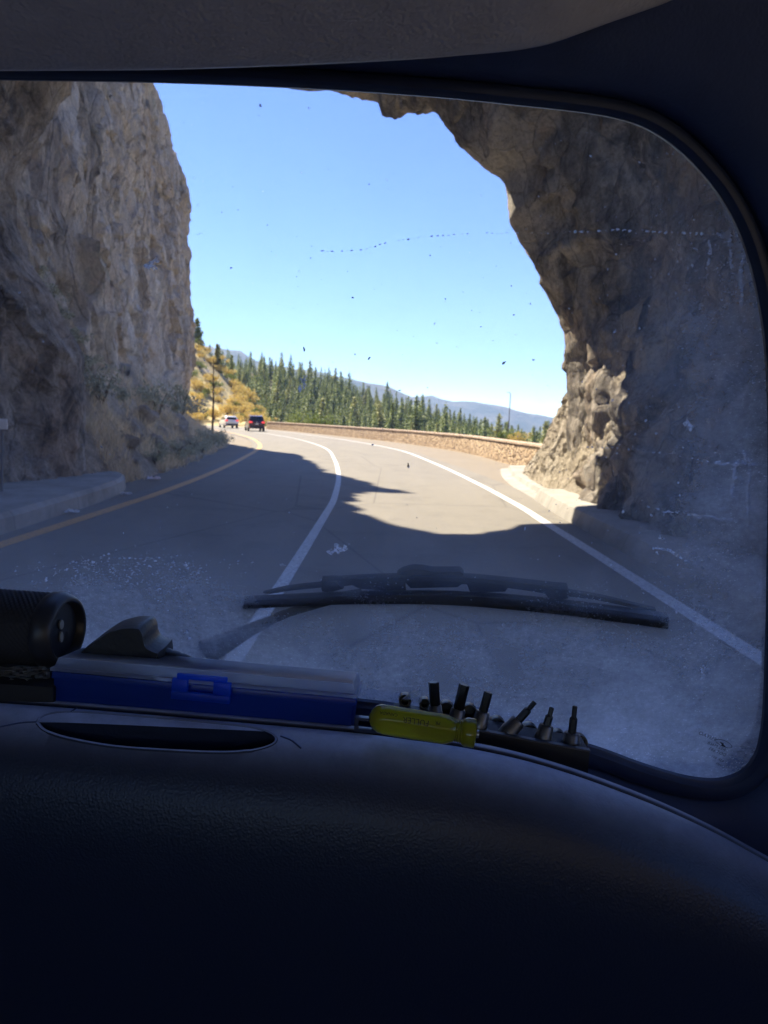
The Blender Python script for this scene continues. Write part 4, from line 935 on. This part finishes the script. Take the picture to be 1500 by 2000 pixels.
tool(1114,1460,1123,1379,19,8,.36,'hex bit socket at the rail end with the thinnest tip standing upright', step=.52)
for px, py, r in ((791,1368,13),(829,1374,11),(872,1388,18),(916,1392,17),(971,1418,18),(1035,1430,17),(1091,1443,17),(1134,1449,14)):
    c = at(px, py, .668); ax = (CP - c).normalized(); ax = Vector((ax.x*.4, ax.y, ax.z*.5)).normalized(); k = .668/1400*r
    b = MB(); b.lathe([(-.012,k*.9),(-.012,k),(.002,k),(.0035,k*.93),(.0035,k*.62),(-.006,k*.58),(-.006,.0004)], c, ax, 28)
    tag(b.build('round_socket', M_TOOL, angle=35), 'black round socket lying end-on behind the row of bit sockets', 'socket', 'round sockets behind the bit sockets')
ra = at(770, 1399, .640); rb = at(1152, 1469, .632)
rl = empty('socket_rail', ra.lerp(rb,.5) - Vector((0,0,.03)), 'slim black socket rail holding the bit sockets above the trim edge', 'rail')
d_ = (rb - ra).normalized(); s_ = Vector((0,1,.05)); mb = MB()
mb.prism([ra, ra + s_*.030, ra + s_*.030 - Vector((0,0,.034)), ra - Vector((0,0,.034))], rb - ra); mb.build('bar', black('rail plastic', (.010,.012,.018), .5), rl, bevel=.001)
mb = MB(); q = Vector((0,0,.0008)); mb.prism([ra - s_*.002 + q, ra + s_*.003 + q, ra + s_*.003 + q*3, ra - s_*.002 + q*3], rb - ra); mb.build('lip', M_SATIN, rl, smooth=False)
# small clip and plastic scrap
ck = at(713, 1417, .60); mb = MB(); fx = Vector((.0095,0,-.0006)); fz = Vector((0,.003,.0052))
rws = [[ck + fx*x*s + fz*z*s + Vector((0,o_,0)) for x, z in ((-1,-1),(1,-1),(1,1),(-1,1))] for s, o_ in ((1,0),(.62,0),(.62,.006),(1,.006),(1,0))]
mb.grid(rws, True); tag(mb.build('buckle', black('buckle plastic', (.03,.045,.10), .3), angle=30, bevel=.0006), 'small dark plastic buckle with square hole between blue case and screwdriver', 'buckle')
mb = MB(); mb.prism([at(x, y, .626) for x, y in ((786,1366),(800,1357),(818,1347),(822,1372),(812,1372),(800,1366))], (.001,.003,.001)); mb.prism([at(x, y, .632) for x, y in ((800,1366),(806,1352),(821,1362),(819,1374))], (-.002,.002,.001))
tag(mb.build('plastic_scrap', M_CLEAR2, smooth=False), 'torn clear plastic scrap sticking up behind the yellow handle', 'scrap')
# cylindrical speaker
M_GRL = black('speaker cloth', (.018,.019,.024), .7); M_CAPS = black('speaker rubber', (.020,.021,.026), .38)
sa = at(-330, 1196, .70); sb = at(134, 1232, .668); ax = (sb - sa).normalized(); SLn = (sb - sa).length; sr = 74/1400*.668
spk = empty('speaker', sa.lerp(sb,.5) - Vector((0,0,sr)), 'black cylindrical portable speaker with mesh grille at the left edge of the window', 'speaker')
na, nl = 150, 190; up_ = ax.orthogonal().normalized(); sd_ = ax.cross(up_); rows = []
for i in range(nl):
    d = SLn*.93*i/(nl-1); rr2 = sr*(1 - .02*(i/(nl-1)))
    rows.append([sa + ax*d + (up_*math.cos(k*2*math.pi/na) + sd_*math.sin(k*2*math.pi/na))*(rr2 + .0007*(1 if (i//2 + k//2) % 2 else -.3)) for k in range(na)])
mb = MB(); g = mb.grid(rows, True); mb.face(*g[0]); mb.build('grille', M_GRL, spk, angle=180)
mb = MB(); mb.lathe([(SLn*.925,sr*.99),(SLn*.93,sr*1.03),(SLn*.955,sr*1.035),(SLn*.985,sr*.98),(SLn*1.0,sr*.90),(SLn*1.003,sr*.84),(SLn*.998,sr*.79),(SLn*.97,sr*.74),(SLn*.965,sr*.3),(SLn*.966,.001)], sa, ax, 48); ec = mb.build('end_cap', M_CAPS, spk, angle=60)
fv = (CP - sb).normalized(); u2 = (Vector((0,0,1)) - ax*ax.z).normalized(); s2_ = ax.cross(u2)
M_GREYM = plain('grey mark', (.30,.29,.25), .5)
for (du, ds, ru, rs) in ((.16,.0,.13,.06),(-.18,-.02,.15,.05)):
    c = sb + ax*(-SLn*.032) + u2*sr*du - s2_*sr*ds; b = MB(); b.prism([c + u2*sr*ru*math.cos(k*.4189) + s2_*sr*rs*1.6*math.sin(k*.4189) for k in range(15)], ax*.0015); b.build('end_cap_mark', M_GREYM, ec, smooth=False)
# black moulded tool beside the speaker
M_TL = black('moulded black plastic', (.011,.013,.018), .4, .15, 300)
def rounded(outl, Y, th, rounds=((0,.82),(.15,.94),(.35,1),(.65,1),(.85,.94),(1,.82))):
    cxx = sum(x for x, y in outl)/len(outl); cyy = sum(y for x, y in outl)/len(outl); mb = MB()
    n = len(outl); rws = []
    for f, s in rounds:
        ins = (1 - s)*18; row = []
        for i, (x, y) in enumerate(outl):
            a_, b_ = outl[i-1], outl[(i+1) % n]; t = Vector((b_[0]-a_[0], b_[1]-a_[1])).normalized(); row.append(at(x - t.y*ins, y + t.x*ins, Y) + Vector((0, (f-.5)*th, 0)))
        rws.append(row)
    g = mb.grid(rws, True); mb.face(*reversed(g[0])); mb.face(*g[-1]); return mb
HUMP = [(140,1300),(165,1268),(195,1243),(224,1222),(240,1216),(258,1212),(283,1212),(291,1217),(296,1228),(298,1240),(303,1250),(316,1257),(326,1260)]
hp = [(q.x, q.y) for q in spline([(x, y, 0) for x, y in HUMP], 5)] + [(330,1300),(300,1330),(150,1330)]
th_ = empty('hand_tool', at(260, 1330, .68), 'black moulded hand tool with tapering ribbed tail lying between speaker and wiper', 'tool')
rounded(hp, .68, .045).build('housing', M_TL, th_, angle=50)
tail = [at(x, y, .68) for x, y in ((300,1280),(326,1285),(352,1290),(378,1297),(404,1305))]; P5 = spline(tail, 6); b = MB()
b.tube(P5, [(.0115*(1-i/(len(P5)-1)) + .0042*(i/(len(P5)-1)))*(1 if i % 4 else .94) for i in range(len(P5))], 18); b.build('cable_boot', M_TL, th_, angle=60)
# clear wrapper and tray under the speaker
mb = MB(); rows = []
for i in range(22):
    rows.append([at(-60 + 158*i/21, 1302 + 36*j/15 + 5*noise.noise(Vector((i*.35, j*.5, 0))), .640 + .014*noise.noise(Vector((i*.5, j*.6, 3)))) for j in range(16)])
mb.grid(rows); tag(mb.build('wrapper', M_CLEAR2, angle=20), 'crinkled clear plastic wrapper under the speaker beside the blue case', 'wrapper')
mb = MB(); tA = at(-300, 1316, .625); tB = at(104, 1342, .622); mb.prism([tA, tA + Vector((0,.06,0)), tA + Vector((0,.06,-.06)), tA + Vector((0,0,-.06))], tB - tA); tag(mb.build('tray', black('tray plastic', (.006,.007,.010), .7), bevel=.003), 'low black tray under the speaker at the left end of the ledge', 'tray')
